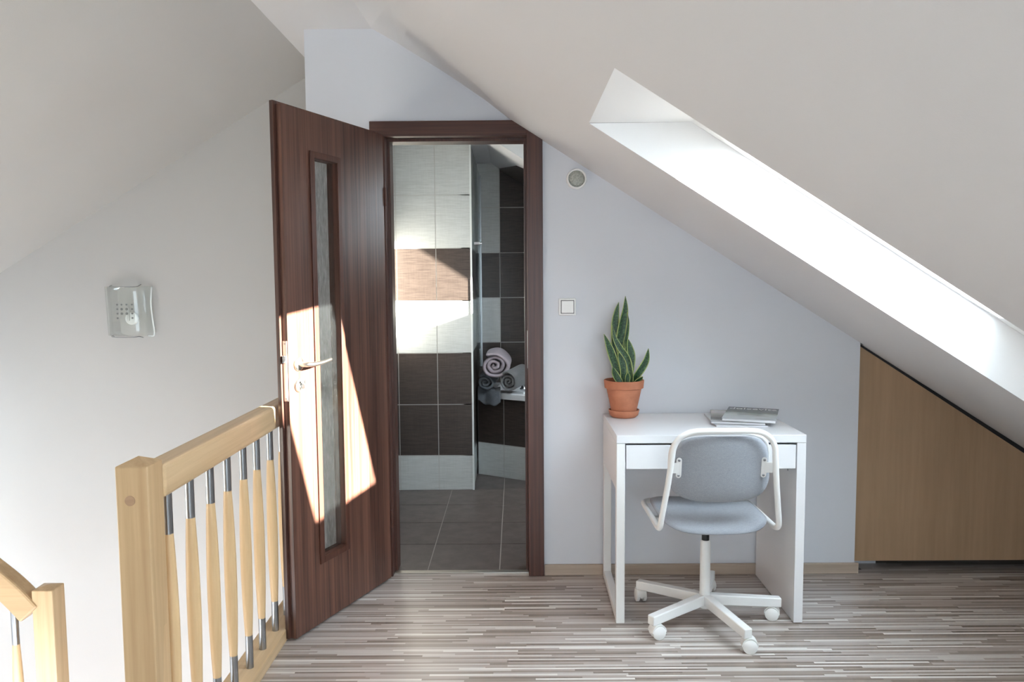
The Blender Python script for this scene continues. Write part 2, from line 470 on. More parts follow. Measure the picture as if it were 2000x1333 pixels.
# --- door wall with opening
OX0, OX1, OZ = -0.585, 0.068, 2.0
WT = 0.12
def wall_y(bm, y0, y1, pts, mi=0):
    prism(bm, [(x, y0, z) for x, z in pts], (0, y1-y0, 0), mi=mi)
wl = [(-0.627, 0.0, 2.455), (-0.501, 0.0, 2.384), (-0.329, 0.0, 2.277), (-0.237, 0.0, 2.217), (-0.126, 0.0, 2.140), (-0.009, 0.0, 2.0505)]
bm = BM()
wall_y(bm, 0, WT, [(BX0, -0.3), (OX0, -0.3), (OX0, OZ), (OX1, OZ), (OX1, -0.3), (1.545, -0.3), (1.545, zr(1.545)+0.02),
                   (OX1, zr(OX1)+0.03), (-0.127, 2.17), (-0.33, 2.31), (-0.60, 2.5), (BX0, 2.5)])
struct('wall_back', bm, M_WALL, 'white wall with the dark door frame, behind the desk', 'wall')
# return wall beside the stairwell and wall beyond the closet
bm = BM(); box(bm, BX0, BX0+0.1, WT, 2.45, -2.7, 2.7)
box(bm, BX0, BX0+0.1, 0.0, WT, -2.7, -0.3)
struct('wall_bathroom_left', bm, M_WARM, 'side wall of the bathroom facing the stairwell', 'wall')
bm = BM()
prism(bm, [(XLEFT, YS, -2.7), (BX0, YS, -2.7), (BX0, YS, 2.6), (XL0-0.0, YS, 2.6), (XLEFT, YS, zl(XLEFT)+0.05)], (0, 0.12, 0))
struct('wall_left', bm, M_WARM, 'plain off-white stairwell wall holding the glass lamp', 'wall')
# far left wall with stair window (outside the frame)
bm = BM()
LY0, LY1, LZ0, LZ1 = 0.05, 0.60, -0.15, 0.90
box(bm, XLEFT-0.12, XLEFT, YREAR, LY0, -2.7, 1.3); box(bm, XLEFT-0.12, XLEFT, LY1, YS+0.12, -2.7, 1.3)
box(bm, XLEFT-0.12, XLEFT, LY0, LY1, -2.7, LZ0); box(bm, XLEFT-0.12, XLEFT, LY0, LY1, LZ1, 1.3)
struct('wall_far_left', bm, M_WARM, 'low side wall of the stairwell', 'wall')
# right knee wall
bm = BM(); box(bm, XRIGHT, XRIGHT+0.1, YREAR, 0.5, -0.25, 0.5)
struct('wall_right', bm, M_WALL, 'low knee wall at the right', 'wall')
# rear wall, its window opening added for fill light
RX0, RX1, RZ0, RZ1 = -0.20, 1.20, 0.35, 1.75
bm = BM()
box(bm, XLEFT-0.12, RX0, YREAR-0.12, YREAR, -0.25, 2.7); box(bm, RX1, XRIGHT+0.1, YREAR-0.12, YREAR, -0.25, 2.7)
box(bm, RX0, RX1, YREAR-0.12, YREAR, -0.25, RZ0); box(bm, RX0, RX1, YREAR-0.12, YREAR, RZ1, 2.7)
struct('wall_rear', bm, M_WALL, 'gable wall behind the viewer', 'wall')

# --- ceilings
bm = BM()
prism(bm, [(XL0, YREAR, ZF-0.005), (-0.60, YREAR, ZF-0.005), (-0.60, YS+0.1, ZF-0.005), (XL0, YS+0.1, ZF-0.005)], (0, 0, 0.08))
struct('ceiling', bm, M_CEIL, 'narrow flat strip of ceiling at the ridge', 'ceiling')
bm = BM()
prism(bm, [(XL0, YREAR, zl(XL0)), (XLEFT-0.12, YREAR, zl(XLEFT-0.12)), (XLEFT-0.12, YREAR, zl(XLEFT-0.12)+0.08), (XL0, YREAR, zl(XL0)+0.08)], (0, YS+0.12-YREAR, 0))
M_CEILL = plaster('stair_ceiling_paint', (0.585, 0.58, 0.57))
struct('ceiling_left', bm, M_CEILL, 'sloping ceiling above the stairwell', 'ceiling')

# right slope with the skylight opening and the boxed-out fold by the door
HX0, HX1, HY0, HY1 = 0.254, 1.85, -1.45, -0.774
crease = [(-0.009, -0.0), (-0.150, -0.255), (-0.276, -0.36), (-0.328, -0.47), (-0.382, -0.545), (-0.433, -0.68), (-0.53, -0.90), (-0.645, -1.20)]
bm = BM()
def mp(x, y): return (x, y, zr(x))
NY0, NY1 = -3.95, -2.80
poly(bm, [mp(-0.645, YREAR), mp(XRIGHT, YREAR), mp(XRIGHT, NY0), mp(HX0, NY0), mp(-0.645, NY0)])
poly(bm, [mp(-0.645, NY0), mp(HX0, NY0), mp(HX0, NY1), mp(-0.645, NY1)])
poly(bm, [mp(HX1, NY0), mp(XRIGHT, NY0), mp(XRIGHT, NY1), mp(HX1, NY1)])
poly(bm, [mp(-0.645, NY1), mp(XRIGHT, NY1), mp(XRIGHT, HY0), mp(HX0, HY0), mp(-0.645, HY0)])
poly(bm, [mp(XRIGHT, HY0), mp(XRIGHT, HY1), mp(HX1, HY1), mp(HX1, HY0)])
poly(bm, [mp(-0.645, HY0), mp(HX0, HY0), mp(HX0, HY1)] + [mp(x, y) for x, y in crease[6:]])
poly(bm, [mp(x, y) for x, y in crease[:7]] + [mp(HX0, HY1)])
poly(bm, [mp(-0.009, 0.0), mp(HX0, HY1), mp(HX1, HY1), mp(XRIGHT, HY1), mp(XRIGHT, 0.4), mp(1.56, 0.4), mp(1.56, 0.0)])
struct('ceiling_right', bm, M_CEIL, 'sloping ceiling on the right with the skylight cut into it', 'ceiling')
# the fold between the door wall and the main slope
bm = BM()
cz = [(x, y, zr(x)) for x, y in crease]
def lerp3(a, b, t): return tuple(p+(q-p)*t for p, q in zip(a, b))
wv = [bm.verts.new(p) for p in wl[::-1]]          # from low right to high left, along the wall
cv = [bm.verts.new(p) for p in cz]
flat = bm.verts.new((-0.636, -0.50, ZF-0.004))
for i in range(5):
    bm.faces.new((wv[i], wv[i+1], cv[i+1]) if i == 0 else (wv[i], wv[i+1], cv[i+1], cv[i]))
bm.faces.new((wv[5], flat, cv[6], cv[5])); bm.faces.new((flat, cv[7], cv[6]))
struct('ceiling_fold', bm, M_CEIL, 'short folded strip of ceiling above the door frame', 'ceiling', smooth=False)

# --- skylight shaft, window frame and glass
ZG = 2.2659
def zg(x): return ZG - TA*x
bm = BM()
GX0, GX1, GY0, GY1 = 0.780, 1.663, -1.29, -0.792
def shaft(HY0, HY1):
    # far cheek, near cheek, head soffit, sill
    poly(bm, [(HX0, HY1, zr(HX0)), (0.602, HY1, zg(0.602)), (HX1, HY1, zg(HX1)), (HX1, HY1, zr(HX1))])
    poly(bm, [(HX0, HY0, zr(HX0)), (0.602, HY0, zg(0.602)), (HX1, HY0, zg(HX1)), (HX1, HY0, zr(HX1))])
    poly(bm, [(HX0, HY0, 1.883), (HX0, HY1, 1.883), (0.602, HY1, 1.883), (0.602, HY0, 1.883)])
    poly(bm, [(HX1, HY0, zr(HX1)), (HX1, HY1, zr(HX1)), (HX1, HY1, zg(HX1)), (HX1, HY0, zg(HX1))])
shaft(HY0, HY1)
struct('trim_1', bm, M_SHAFT, 'white lining of the skylight opening above the desk', 'window lining')
bm = BM(); shaft(NY0, NY1)
struct('trim_8', bm, M_SHAFT, 'white lining of the nearer skylight opening, outside the picture', 'window lining')
def roof_window(name, x0, x1, y0, y1, gx0, gx1, gy0, gy1, zf, label):
    e = empty(name, ((x0+x1)/2, (y0+y1)/2, zf((x0+x1)/2)), label, 'skylight', kind='structure')
    up_ = Vector((TA, 0, 1)).normalized()*0.05
    bm = BM()
    def pp(x, y): return (x, y, zf(x))
    for (a, b, c, d) in ((x0-.02, gx0, y0-.02, y1+.02), (gx1, x1+.02, y0-.02, y1+.02), (gx0, gx1, y0-.02, gy0), (gx0, gx1, gy1, y1+.02)):
        prism(bm, [pp(a, c), pp(b, c), pp(b, d), pp(a, d)], up_)
    obj('window_frame', bm, M_SHAFT, e)
    bm = BM()
    off = Vector((TA, 0, 1)).normalized()*0.03
    prism(bm, [Vector(pp(gx0, gy0))+off, Vector(pp(gx1, gy0))+off, Vector(pp(gx1, gy1))+off, Vector(pp(gx0, gy1))+off], up_*0.08)
    obj('glass_pane', bm, M_GLASS, e)
    return e
roof_window('window_1', 0.602, HX1, HY0, HY1, GX0, GX1, GY0, GY1, zg, 'bright skylight in the right slope above the desk')
roof_window('window_5', 0.602, HX1, NY0, NY1, GX0, GX1, NY0+.06, NY1-.06, zg, 'second skylight in the right slope, beside the viewer')
# roof skin so that no light leaks round the shafts
bm = BM()
def skin(x0, x1, y0, y1, zf, dz=0.06):
    prism(bm, [(x0, y0, zf(x0)+dz), (x1, y0, zf(x1)+dz), (x1, y1, zf(x1)+dz), (x0, y1, zf(x0)+dz)], (0, 0, 0.06))
skin(-0.9, 0.62, YREAR-.2, 0.60, zg); skin(1.83, 3.3, YREAR-.2, 0.60, zg)
skin(0.62, 1.83, YREAR-.2, NY0+.01, zg); skin(0.62, 1.83, NY1-.01, HY0+.01, zg); skin(0.62, 1.83, HY1-.01, 0.60, zg)
skin(-0.9, 0.20, 0.58, 2.6, lambda x: 2.30-TA*x); skin(1.29, 3.3, 0.58, 2.6, lambda x: 2.30-TA*x)
skin(0.20, 1.29, 1.18, 2.6, lambda x: 2.30-TA*x); skin(0.20, 1.29, 0.58, 0.62, lambda x: 2.30-TA*x)
box(bm, -1.2, -0.5, YREAR-.2, 2.6, 2.9, 2.96)
struct('roof', bm, M_DARKGAP, 'outer roof skin', 'roof')

# rear and stair windows (frames with panes)
def flat_window(name, rect, plane, at, label):
    a0, a1, z0, z1 = rect
    mid = ((a0+a1)/2, at, (z0+z1)/2) if plane == 'y' else (at, (a0+a1)/2, (z0+z1)/2)
    e = empty(name, mid, label, 'window', kind='structure')
    bm = BM(); t = 0.06
    am = (a0+a1)/2
    for (p, q, r, s) in ((a0, a1, z0, z0+t), (a0, a1, z1-t, z1), (a0, a0+t, z0+t, z1-t), (a1-t, a1, z0+t, z1-t), (am-.03, am+.03, z0+t, z1-t)):
        if plane == 'y': box(bm, p, q, at-0.03, at+0.03, r, s)
        else: box(bm, at-0.03, at+0.03, p, q, r, s)
    obj('window_frame', bm, M_SHAFT, e)
    bm = BM()
    if plane == 'y': box(bm, a0+t, a1-t, at-.003, at+.003, z0+t, z1-t)
    else: box(bm, at-.003, at+.003, a0+t, a1-t, z0+t, z1-t)
    obj('glass_pane', bm, M_GLASS, e)
flat_window('fill_window', (RX0, RX1, RZ0, RZ1), 'y', YREAR-0.06, 'unseen window added in the gable wall behind the viewer for fill light')
flat_window('window_4', (LY0, LY1, LZ0, LZ1), 'x', XLEFT-0.06, 'window lighting the stairwell from the left')

# --- baseboard, threshold
bm = BM()
box(bm, 0.1245, 1.56, -0.014, -0.0005, 0.0, 0.051)
box(bm, BX0, -0.638, -0.014, -0.0005, 0.0, 0.051)
struct('baseboard_back', bm, M_BASE, 'low beige-grey wood-look baseboard along the back wall', 'baseboard', bevel=0.004)
bm = BM(); box(bm, -0.569, 0.052, 0.018, 0.05, 0.0, 0.005)
struct('trim_2', bm, M_SATIN, 'thin metal threshold strip under the doorway', 'threshold', bevel=0.001)

# --- door frame (lining + casing with the corner cut to follow the roof)
fr = empty('trim_4', (-0.26, 0.0, 0.0), 'dark walnut door frame with its upper right corner cut off', 'door frame', kind='structure')
CT = -0.016
bm = BM()   # right casing with cut top
prism(bm, [(0.053, CT, 0), (0.123, CT, 0), (0.123, CT, 1.969), (0.053, CT, 2.0143)], (0, 0.016+0.002, 0))
obj('casing', bm, M_FRAME, fr, bevel=0.002)
bm = BM()   # left casing
prism(bm, [(-0.636, CT, 0), (-0.570, CT, 0), (-0.570, CT, 1.985), (-0.636, CT, 1.985)], (0, 0.018, 0))
obj('casing', bm, M_FRAME, fr, bevel=0.002)
bm = BM()   # head casing
prism(bm, [(-0.636, CT, 1.985), (0.053, CT, 1.985), (0.053, CT, 2.0143), (-0.003, CT, 2.051), (-0.636, CT, 2.051)], (0, 0.018, 0))
obj('lintel_casing', bm, M_FRAMEX, fr, bevel=0.002)
bm = BM()   # lining with stop
for (y0, y1, ins) in ((0.0, 0.048, 0.0), (0.048, 0.135, 0.012)):
    box(bm, 0.053-ins, 0.068, y0, y1, 0, 2.0); box(bm, -0.585, -0.570+ins, y0, y1, 0, 2.0)
    box(bm, -0.570+ins, 0.053-ins, y0, y1, 1.985-ins, 2.0)
obj('jamb_lining', bm, M_FRAME, fr)
bm = BM(); box(bm, 0.0515, 0.0535, -0.004, 0.026, 0.955, 1.125)
obj('strike_plate', bm, M_SATIN, fr, bevel=0.0005)

# ================================================================== DOOR LEAF
u = Vector((0.39701, 0.91781, 0)); n_ = Vector((0.91781, -0.39701, 0))
A0 = Vector((-0.833, -0.648, 0))
# local: x = along leaf from lock edge to hinge, y = out of the visible face, z up
MD = Matrix(((u.x, n_.x, 0, A0.x), (u.y, n_.y, 0, A0.y), (0, 0, 1, 0), (0, 0, 0, 1)))
door = empty('door_1', MD @ Vector((0.655, -0.01, 0)), 'dark walnut door standing open with a narrow obscured glass strip', 'door', kind='structure')
W_, H0, H1 = 0.655, 0.010, 1.985
SX0, SX1, SZ0, SZ1 = 0.150, 0.342, 0.246, 1.843      # moulding outer
IX0, IX1, IZ0, IZ1 = 0.172, 0.322, 0.268, 1.822      # clear opening
bm = BM()
for (x0, x1, z0, z1) in ((0, IX0, H0, H1), (IX1, W_, H0, H1), (IX0, IX1, H0, IZ0), (IX0, IX1, IZ1, H1)):
    box(bm, x0, x1, -0.024, 0, z0, z1, MD)
# rebated lip on the far side
for (x0, x1, z0, z1) in ((-0.013, IX0, H0, H1+0.013), (IX1, W_, H0, H1+0.013), (IX0, IX1, H0, IZ0), (IX0, IX1, IZ1, H1+0.013)):
    box(bm, x0, x1, -0.040, -0.0242, z0, z1, MD)
leaf = obj('door_leaf', bm, M_DOOR, door)
bm = BM()
def mould(bm, y0, y1):
    for (x0, x1, z0, z1) in ((SX0, IX0+.004, SZ0, SZ1), (IX1-.004, SX1, SZ0, SZ1), (IX0+.004, IX1-.004, SZ0, IZ0+.004), (IX0+.004, IX1-.004, IZ1-.004, SZ1)):
        box(bm, x0, x1, y0, y1, z0, z1, MD)
mould(bm, 0.0002, 0.007); mould(bm, -0.047, -0.0402)
for (x0, x1, z0, z1) in ((IX0, IX0+.004, IZ0, IZ1), (IX1-.004, IX1, IZ0, IZ1), (IX0, IX1, IZ0, IZ0+.004), (IX0, IX1, IZ1-.004, IZ1)):
    box(bm, x0, x1, -0.0402, 0.0002, z0, z1, MD)
obj('glazing_bead', bm, M_FRAME, leaf, bevel=0.0015)
bm = BM(); box(bm, IX0, IX1, -0.022, -0.018, IZ0, IZ1, MD)
obj('glass_pane', bm, M_FROST, leaf)
bm = BM(); box(bm, -0.0015, 0.0005, -0.0225, -0.0035, 0.912, 1.135, MD)
lp = obj('lock_plate', bm, M_SATIN, door, bevel=0.0008)
bm = BM(); box(bm, -0.012, 0.0, -0.018, -0.008, 1.055, 1.082, MD)
obj('latch_bolt', bm, M_CHROME, lp, bevel=0.002)
bm = BM()
for z in (0.922, 1.125): lathe(bm, [(0, -0.0005), (0.0035, -0.0005), (0.0035, 0.0008), (0, 0.0008)], (-0.0015, -0.013, z), 12, 'x', MD)
obj('screw', bm, M_STEEL, lp)
# handle
bm = BM()
lathe(bm, [(0, 0.0), (0.025, 0.0), (0.026, 0.003), (0.024, 0.008), (0.012, 0.010), (0, 0.010)], (0.055, 0.0, 1.045), 32, 'y', MD)
hd = obj('handle_rosette', bm, M_SATIN, door, smooth=True)
bm = BM()
path = catmull([(0.055, 0.006, 1.045), (0.055, 0.030, 1.045), (0.062, 0.046, 1.045), (0.085, 0.053, 1.044), (0.13, 0.054, 1.046), (0.185, 0.052, 1.053)], 8)
tube(bm, path, 0.009, 14, MD, rs=[0.0095]*16+[0.0095-0.003*(i/(len(path)-17)) for i in range(len(path)-16)])
obj('lever_handle', bm, M_SATIN, hd, smooth=True)
bm = BM()
lathe(bm, [(0, 0.0), (0.025, 0.0), (0.026, 0.003), (0.024, 0.008), (0.009, 0.009), (0.009, 0.012), (0, 0.012)], (0.055, 0.0, 0.966), 32, 'y', MD)
kr = obj('key_rosette', bm, M_SATIN, door, auto=35)
bm = BM(); box(bm, 0.0535, 0.0565, 0.012, 0.030, 0.955, 0.972, MD); box(bm, 0.050, 0.060, 0.024, 0.027, 0.970, 0.986, MD)
obj('key', bm, M_STEEL, kr, bevel=0.001)
bm = BM()
lathe(bm, [(0, 0.0), (0.025, 0.0), (0.026, 0.003), (0.024, 0.008), (0.012, 0.010), (0, 0.010)], (0.055, 0.0, 1.045), 32, 'y', Matrix.Translation(Vector((0, 0, 0))) @ MD @ Matrix(((1, 0, 0, 0), (0, -1, 0, -0.040), (0, 0, 1, 0), (0, 0, 0, 1))))
path2 = [Vector((p.x, -0.040-p.y, p.z)) for p in path]
tube(bm, path2, 0.009, 12, MD)
obj('rear_handle', bm, M_SATIN, door, smooth=True)
for z in (0.28, 1.72):
    bm = BM()
    tube(bm, [(W_+0.008, 0.004, z-0.04), (W_+0.008, 0.004, z+0.04)], 0.0045, 14, MD)
    
    obj('hinge', bm, M_FRAME, door, auto=40)

# ================================================================== BATHROOM
def zb(x): return 2.105 - TA*x
def tiled(name, origin, du, us, zs, matf, thick_n, label, grout=M_GROUT, gap=0.005, topf=None, cat='wall', parent=None, kind='structure'):
    """origin + u*du + z ; us/zs grid lines ; matf(i,j)->0 dark,1 light ; tiles stand 2 mm proud"""
    du = Vector(du).normalized(); nn = Vector(thick_n).normalized(); O = Vector(origin)
    bm = BM()
    def P(a, z, d): return O + du*a + Vector((0, 0, z)) + nn*d
    topf = topf or (lambda a: 99)
    def clip(a0, a1, z0, z1):
        t0, t1 = topf(a0), topf(a1)
        if z0 >= max(t0, t1): return None
        pts = [(a0, z0), (a1, z0)]
        if t1 >= z1 and t0 >= z1: return pts + [(a1, z1), (a0, z1)]
        # linear top, clip polygon
        out = []
        base = [(a0, z0), (a1, z0), (a1, z1), (a0, z1)]
        f = lambda q: (t0 + (t1-t0)*(q[0]-a0)/(a1-a0)) - q[1]
        for i in range(4):
            p, q = base[i], base[(i+1) % 4]; fp, fq = f(p), f(q)
            if fp >= 0: out.append(p)
            if (fp > 0) != (fq > 0) and abs(fp-fq) > 1e-9:
                t = fp/(fp-fq); out.append((p[0]+(q[0]-p[0])*t, p[1]+(q[1]-p[1])*t))
        return out if len(out) > 2 else None
    # grout backing
    bk = clip(us[0], us[-1], zs[0], zs[-1])
    prism(bm, [P(a, z, 0) for a, z in bk], -nn*0.06, mi=2)
    for i in range(len(us)-1):
        for j in range(len(zs)-1):
            g = gap/2
            c = clip(us[i]+g, us[i+1]-g, zs[j]+g, zs[j+1]-g)
            if c: prism(bm, [P(a, z, 0.0) for a, z in c], nn*0.0018, mi=matf(i, j))
    o = obj(name, bm, [M_TDARK, M_TLIGHT, grout], parent)
    if kind: tag(o, label, cat, kind=kind)
    elif label: o['label'] = label
    return o
ROWS = [0, 0.227, 0.560, 0.893, 1.227, 1.560, 1.893, 2.225]
PT = lambda j: {0: 1, 1: 0, 2: 0, 3: 1, 4: 0, 5: 1, 6: 1, 7: 1}[j]
YP, XC = 1.454, -0.276
tiled('wall_bathroom_partition', (-0.815, YP, 0), (1, 0, 0), [0, 0.062, 0.312, 0.539], ROWS, lambda i, j: PT(j), (0, -1, 0),
      'bathroom wall of white and dark brown tile bands seen through the doorway')
tiled('wall_bathroom_flank', (XC-0.005, YP+0.0, 0), (0, 1, 0), [0.0, 0.25, 0.50, 0.75, 0.86], ROWS, lambda i, j: PT(j), (1, 0, 0),
      'dark tiled side of the bath niche')
bm = BM(); box(bm, XC-0.009, XC+0.002, YP-0.007, YP+0.004, 0.0, 2.21)
struct('trim_5', bm, M_TRIMW, 'white edge strip on the corner of the tiled wall', 'trim')
YBK = 2.30
bm_cols = [0.0, 0.166, 0.416, 0.666, 0.916, 1.166, 1.416, 1.666, 1.9]
tiled('wall_bathroom_back', (-0.28, YBK, 0), (1, 0, 0), bm_cols, ROWS, lambda i, j: (PT(j) if i == 0 else 0), (0, -1, 0),
      'dark brown tiled wall behind the bathtub', topf=lambda a: zb(-0.28+a)+0.02)
bm = BM()
box(bm, 1.6, 1.7, WT, 2.4, -0.1, 1.3)
struct('wall_bathroom_right', bm, M_WALL, 'knee wall of the bathroom', 'wall')
# bathroom floor: tiles with grout
bm = BM()
prism(bm, [(BX0+.1, 0.036, -0.06), (1.6, 0.036, -0.06), (1.6, 2.3, -0.06), (BX0+.1, 2.3, -0.06)], (0, 0, 0.058), mi=1)
xs = [-0.815, -0.757, -0.420, -0.083, 0.254, 0.591, 0.928, 1.265, 1.6]
ys = [0.036, 0.061, 0.419, 0.773, 1.120, 1.462, 1.804, 2.146, 2.30]
for i in range(len(xs)-1):
    for j in range(len(ys)-1):
        box(bm, xs[i]+.0022, xs[i+1]-.0022, ys[j]+.0025, ys[j+1]-.0025, -0.004, 0.0)
struct('floor_bathroom', bm, [M_TFLOOR, M_GROUTD], 'taupe floor tiles of the bathroom', 'floor')
# bathroom ceiling
BH0, BH1, BY0, BY1 = -0.13, 1.31, 0.56, 1.20
def zgb(x): return 2.30 - TA*x
bm = BM()
def mb(x, y): return (x, y, zb(x))
xf = (2.105-2.215)/TA
poly(bm, [(BX0, WT-.0, 2.215), (xf, WT-.0, 2.215), (xf, 2.4, 2.215), (BX0, 2.4, 2.215)])
poly(bm, [mb(xf, WT-.0), mb(1.75, WT-.0), mb(1.75, BY0), mb(xf, BY0)])
poly(bm, [mb(xf, BY0), mb(BH0, BY0), mb(BH0, BY1), mb(xf, BY1)])
poly(bm, [mb(BH1, BY0), mb(1.75, BY0), mb(1.75, BY1), mb(BH1, BY1)])
poly(bm, [mb(xf, BY1), mb(1.75, BY1), mb(1.75, 2.4), mb(xf, 2.4)])
struct('ceiling_bathroom', bm, M_CEIL, 'sloping bathroom ceiling', 'ceiling')
# tiled piece of the slope over the bath
bm = BM()
e_ = Vector((TA, 0, 1)).normalized()*-0.004
def pb_(x, y): return Vector(mb(x, y)) + e_*0.2
prism(bm, [pb_(-0.114, 2.294), pb_(0.010, 1.62), pb_(0.13, 1.45), pb_(1.55, 1.45), pb_(1.55, 2.294)], e_, mi=0)
struct('trim_6', bm, M_TDARK, 'dark tiles on the slope over the bathtub', 'tiles')
bm = BM()
sx0 = BH0 + (2.30-2.105)/TA
poly(bm, [(BH0, BY1, zb(BH0)), (sx0, BY1, zb(BH0)), (BH1, BY1, zgb(BH1)), (BH1, BY1, zb(BH1))])
poly(bm, [(BH0, BY0, zb(BH0)), (sx0, BY0, zb(BH0)), (BH1, BY0, zgb(BH1)), (BH1, BY0, zb(BH1))])
poly(bm, [(BH0, BY0, zb(BH0)), (BH0, BY1, zb(BH0)), (sx0, BY1, zb(BH0)), (sx0, BY0, zb(BH0))])
poly(bm, [(BH1, BY0, zb(BH1)), (BH1, BY1, zb(BH1)), (BH1, BY1, zgb(BH1)), (BH1, BY0, zgb(BH1))])
struct('trim_7', bm, M_SHAFT, 'white lining of the bathroom skylight', 'window lining')
roof_window('window_2', sx0, BH1, BY0, BY1, 0.46, 1.123, 0.64, 1.090, zgb, 'bathroom skylight glimpsed at the top of the doorway')

# --- bathtub: tiled apron, rim, basin
tub = empty('bathtub', (0.5, 1.95, 0), 'white built-in bathtub with a slanted dark tiled front, towels on its edge', 'bathtub')
P0 = Vector((-0.268, 1.866, 0)); P1 = Vector((0.60, 1.342, 0))
du_ = (P1-P0).normalized(); nn_ = Vector((du_.y, -du_.x, 0))
if nn_.y > 0: nn_ = -nn_
tiled('tiled_front', P0, du_, [0, 0.214, 0.464, 0.714, 1.01], [0, 0.227, 0.545], lambda i, j: 1 if j == 0 else 0, nn_,
      None, parent=tub, kind=None)
bm = BM()
ring = [P0+nn_*0.02, P1+nn_*0.02, Vector((1.598, 1.342-0.012, 0)), Vector((1.598, 2.295, 0)), Vector((-0.268, 2.295, 0))]
ring = [Vector((-0.268, 1.846, 0))] + ring[1:]
inner = [Vector((-0.15, 1.93, 0)), Vector((0.62, 1.44, 0)), Vector((1.50, 1.44, 0)), Vector((1.50, 2.20, 0)), Vector((-0.12, 2.20, 0))]
top = [bm.verts.new((p.x, p.y, 0.590)) for p in ring]; bot = [bm.verts.new((p.x, p.y, 0.548)) for p in ring]
itop = [bm.verts.new((p.x, p.y, 0.588)) for p in inner]
ib = [Vector((-0.02, 2.0, .2)), Vector((0.66, 1.55, .2)), Vector((1.40, 1.55, .2)), Vector((1.40, 2.10, .2)), Vector((0.0, 2.10, .2))]
ibot = [bm.verts.new((p.x, p.y, 0.20)) for p in ib]
for k in range(5):
    k2 = (k+1) % 5
    bm.faces.new((bot[k], bot[k2], top[k2], top[k])); bm.faces.new((top[k], top[k2], itop[k2], itop[k]))
    bm.faces.new((itop[k], itop[k2], ibot[k2], ibot[k]))
bm.faces.new(ibot[::-1]); 
obj('basin', bm, M_CERAMIC, tub, bevel=0.008, segs=3)
bm = BM()
lathe(bm, [(0, 0.59), (0.026, 0.59), (0.026, 0.60), (0.016, 0.606), (0.020, 0.625), (0.018, 0.64), (0.008, 0.647), (0, 0.648)], (0.052, 1.90, 0), 28)
obj('tap_knob', bm, M_CHROME, tub, smooth=True)

# shower screen folded against the flank
scr = empty('shower_screen', (-0.262, 1.9, 0.6), 'clear glass shower screen folded against the tiles with a chrome clamp', 'shower screen')
bm = BM(); box(bm, -0.2600, -0.2550, 1.60, 2.24, 0.72, 2.12); obj('glass_panel', bm, M_SCREEN, scr)
bm = BM(); box(bm, -0.2670, -0.2480, 2.24, 2.27, 0.72, 2.12); obj('wall_profile', bm, M_STEEL, scr)
bm = BM(); box(bm, -0.2700, -0.2300, 1.585, 1.625, 1.586, 1.606); box(bm, -0.2300, -0.215, 1.595, 1.615, 1.588, 1.603); obj('chrome_clamp', bm, M_CHROME, scr, bevel=0.003)

# --- towels
def towel(name, c, axis_dir, R, length, mat, label, turns=3.2, squash=0.9, flap=None, seed=0):
    """rolled towel: thick spiral cross-section pushed along its axis"""
    rnd = random.Random(seed)
    ax = Vector(axis_dir).normalized()
    side = Vector((0, 0, 1)).cross(ax).normalized()*-1
    upv = side.cross(ax); upv = upv if upv.z > 0 else -upv
    c = Vector(c)
    bm = BM()
    nseg = 120; th = R/(turns+0.35)
    prof = []
    ph = [rnd.uniform(0, 6.28) for _ in range(4)]
    for i in range(nseg+1):
        t = i/nseg; a = -2*pi*turns*t + pi*0.7
        r = R*(1-t) + th*0.18*t
        r *= 1 + 0.05*sin(1.37*a+ph[0]) + 0.035*sin(2.6*a+ph[1]) + 0.02*sin(5.3*a+ph[2])
        prof.append((r, a))
    nl = 14
    def pt(r, a, s):
        w = 1 + 0.03*sin(s*5+a*2+ph[2])
        sag = squash
        return c + side*(r*cos(a)*w) + upv*(r*sin(a)*sag*w) + ax*(s*length)
    halft = th*0.47
    gi = []; go = []
    for j in range(nl+1):
        s = j/nl
        e = 1.0
        ins = 0.0
        if j == 0: e = 0.55
        rowo, rowi = [], []
        for k, (r, a) in enumerate(prof):
            stag = -0.010*(k/nseg) if j == 0 else 0
            wob = 0.006*sin(a*1.7+ph[3]) if j == 0 else 0
            ss_ = max(0.0, s + ((0.0 if j == 0 else 0))) 
            base_s = ss_ - (stag + wob)/length*(1 if j == 0 else 0)
            rowo.append(bm.verts.new(pt(r + halft*e, a, base_s)))
            rowi.append(bm.verts.new(pt(max(r - halft*e, 0.001), a, base_s)))
        go.append(rowo); gi.append(rowi)
    for j in range(nl):
        for k in range(nseg):
            bm.faces.new((go[j][k], go[j][k+1], go[j+1][k+1], go[j+1][k]))
            bm.faces.new((gi[j][k+1], gi[j][k], gi[j+1][k], gi[j+1][k+1]))
        for k in (0, nseg):
            f = (go[j][k], go[j+1][k], gi[j+1][k], gi[j][k])
            bm.faces.new(f if k == 0 else f[::-1])
    for k in range(nseg):
        bm.faces.new((gi[0][k], gi[0][k+1], go[0][k+1], go[0][k]))
        bm.faces.new((go[nl][k], go[nl][k+1], gi[nl][k+1], gi[nl][k]))
    if flap: flap(bm)
    return tag(obj(name, bm, mat, smooth=True, subsurf=1), label, 'towel', 'rolled towels piled on the bathtub edge')
ZT = 0.592
towel('rolled_towel', (-0.212, 1.735, 0.660), (0.10, 1, 0.03), 0.057, 0.32, M_TOWEL_BLUE, 'slate-blue rolled towel at the lower left of the pile, its end hanging over the tub', 2.3, 0.95, seed=3)
towel('rolled_towel', (-0.058, 1.680, 0.672), (0.36, 1, 0.04), 0.067, 0.34, M_TOWEL_GREY, 'mid-grey rolled towel at the lower right of the pile', 2.6, 0.98, seed=5)
towel('rolled_towel', (-0.146, 1.700, 0.778), (0.05, 1, 0.02), 0.095, 0.32, M_TOWEL_PINK, 'pale lilac rolled towel on top of the two grey ones', 3.0, 0.92, seed=9)
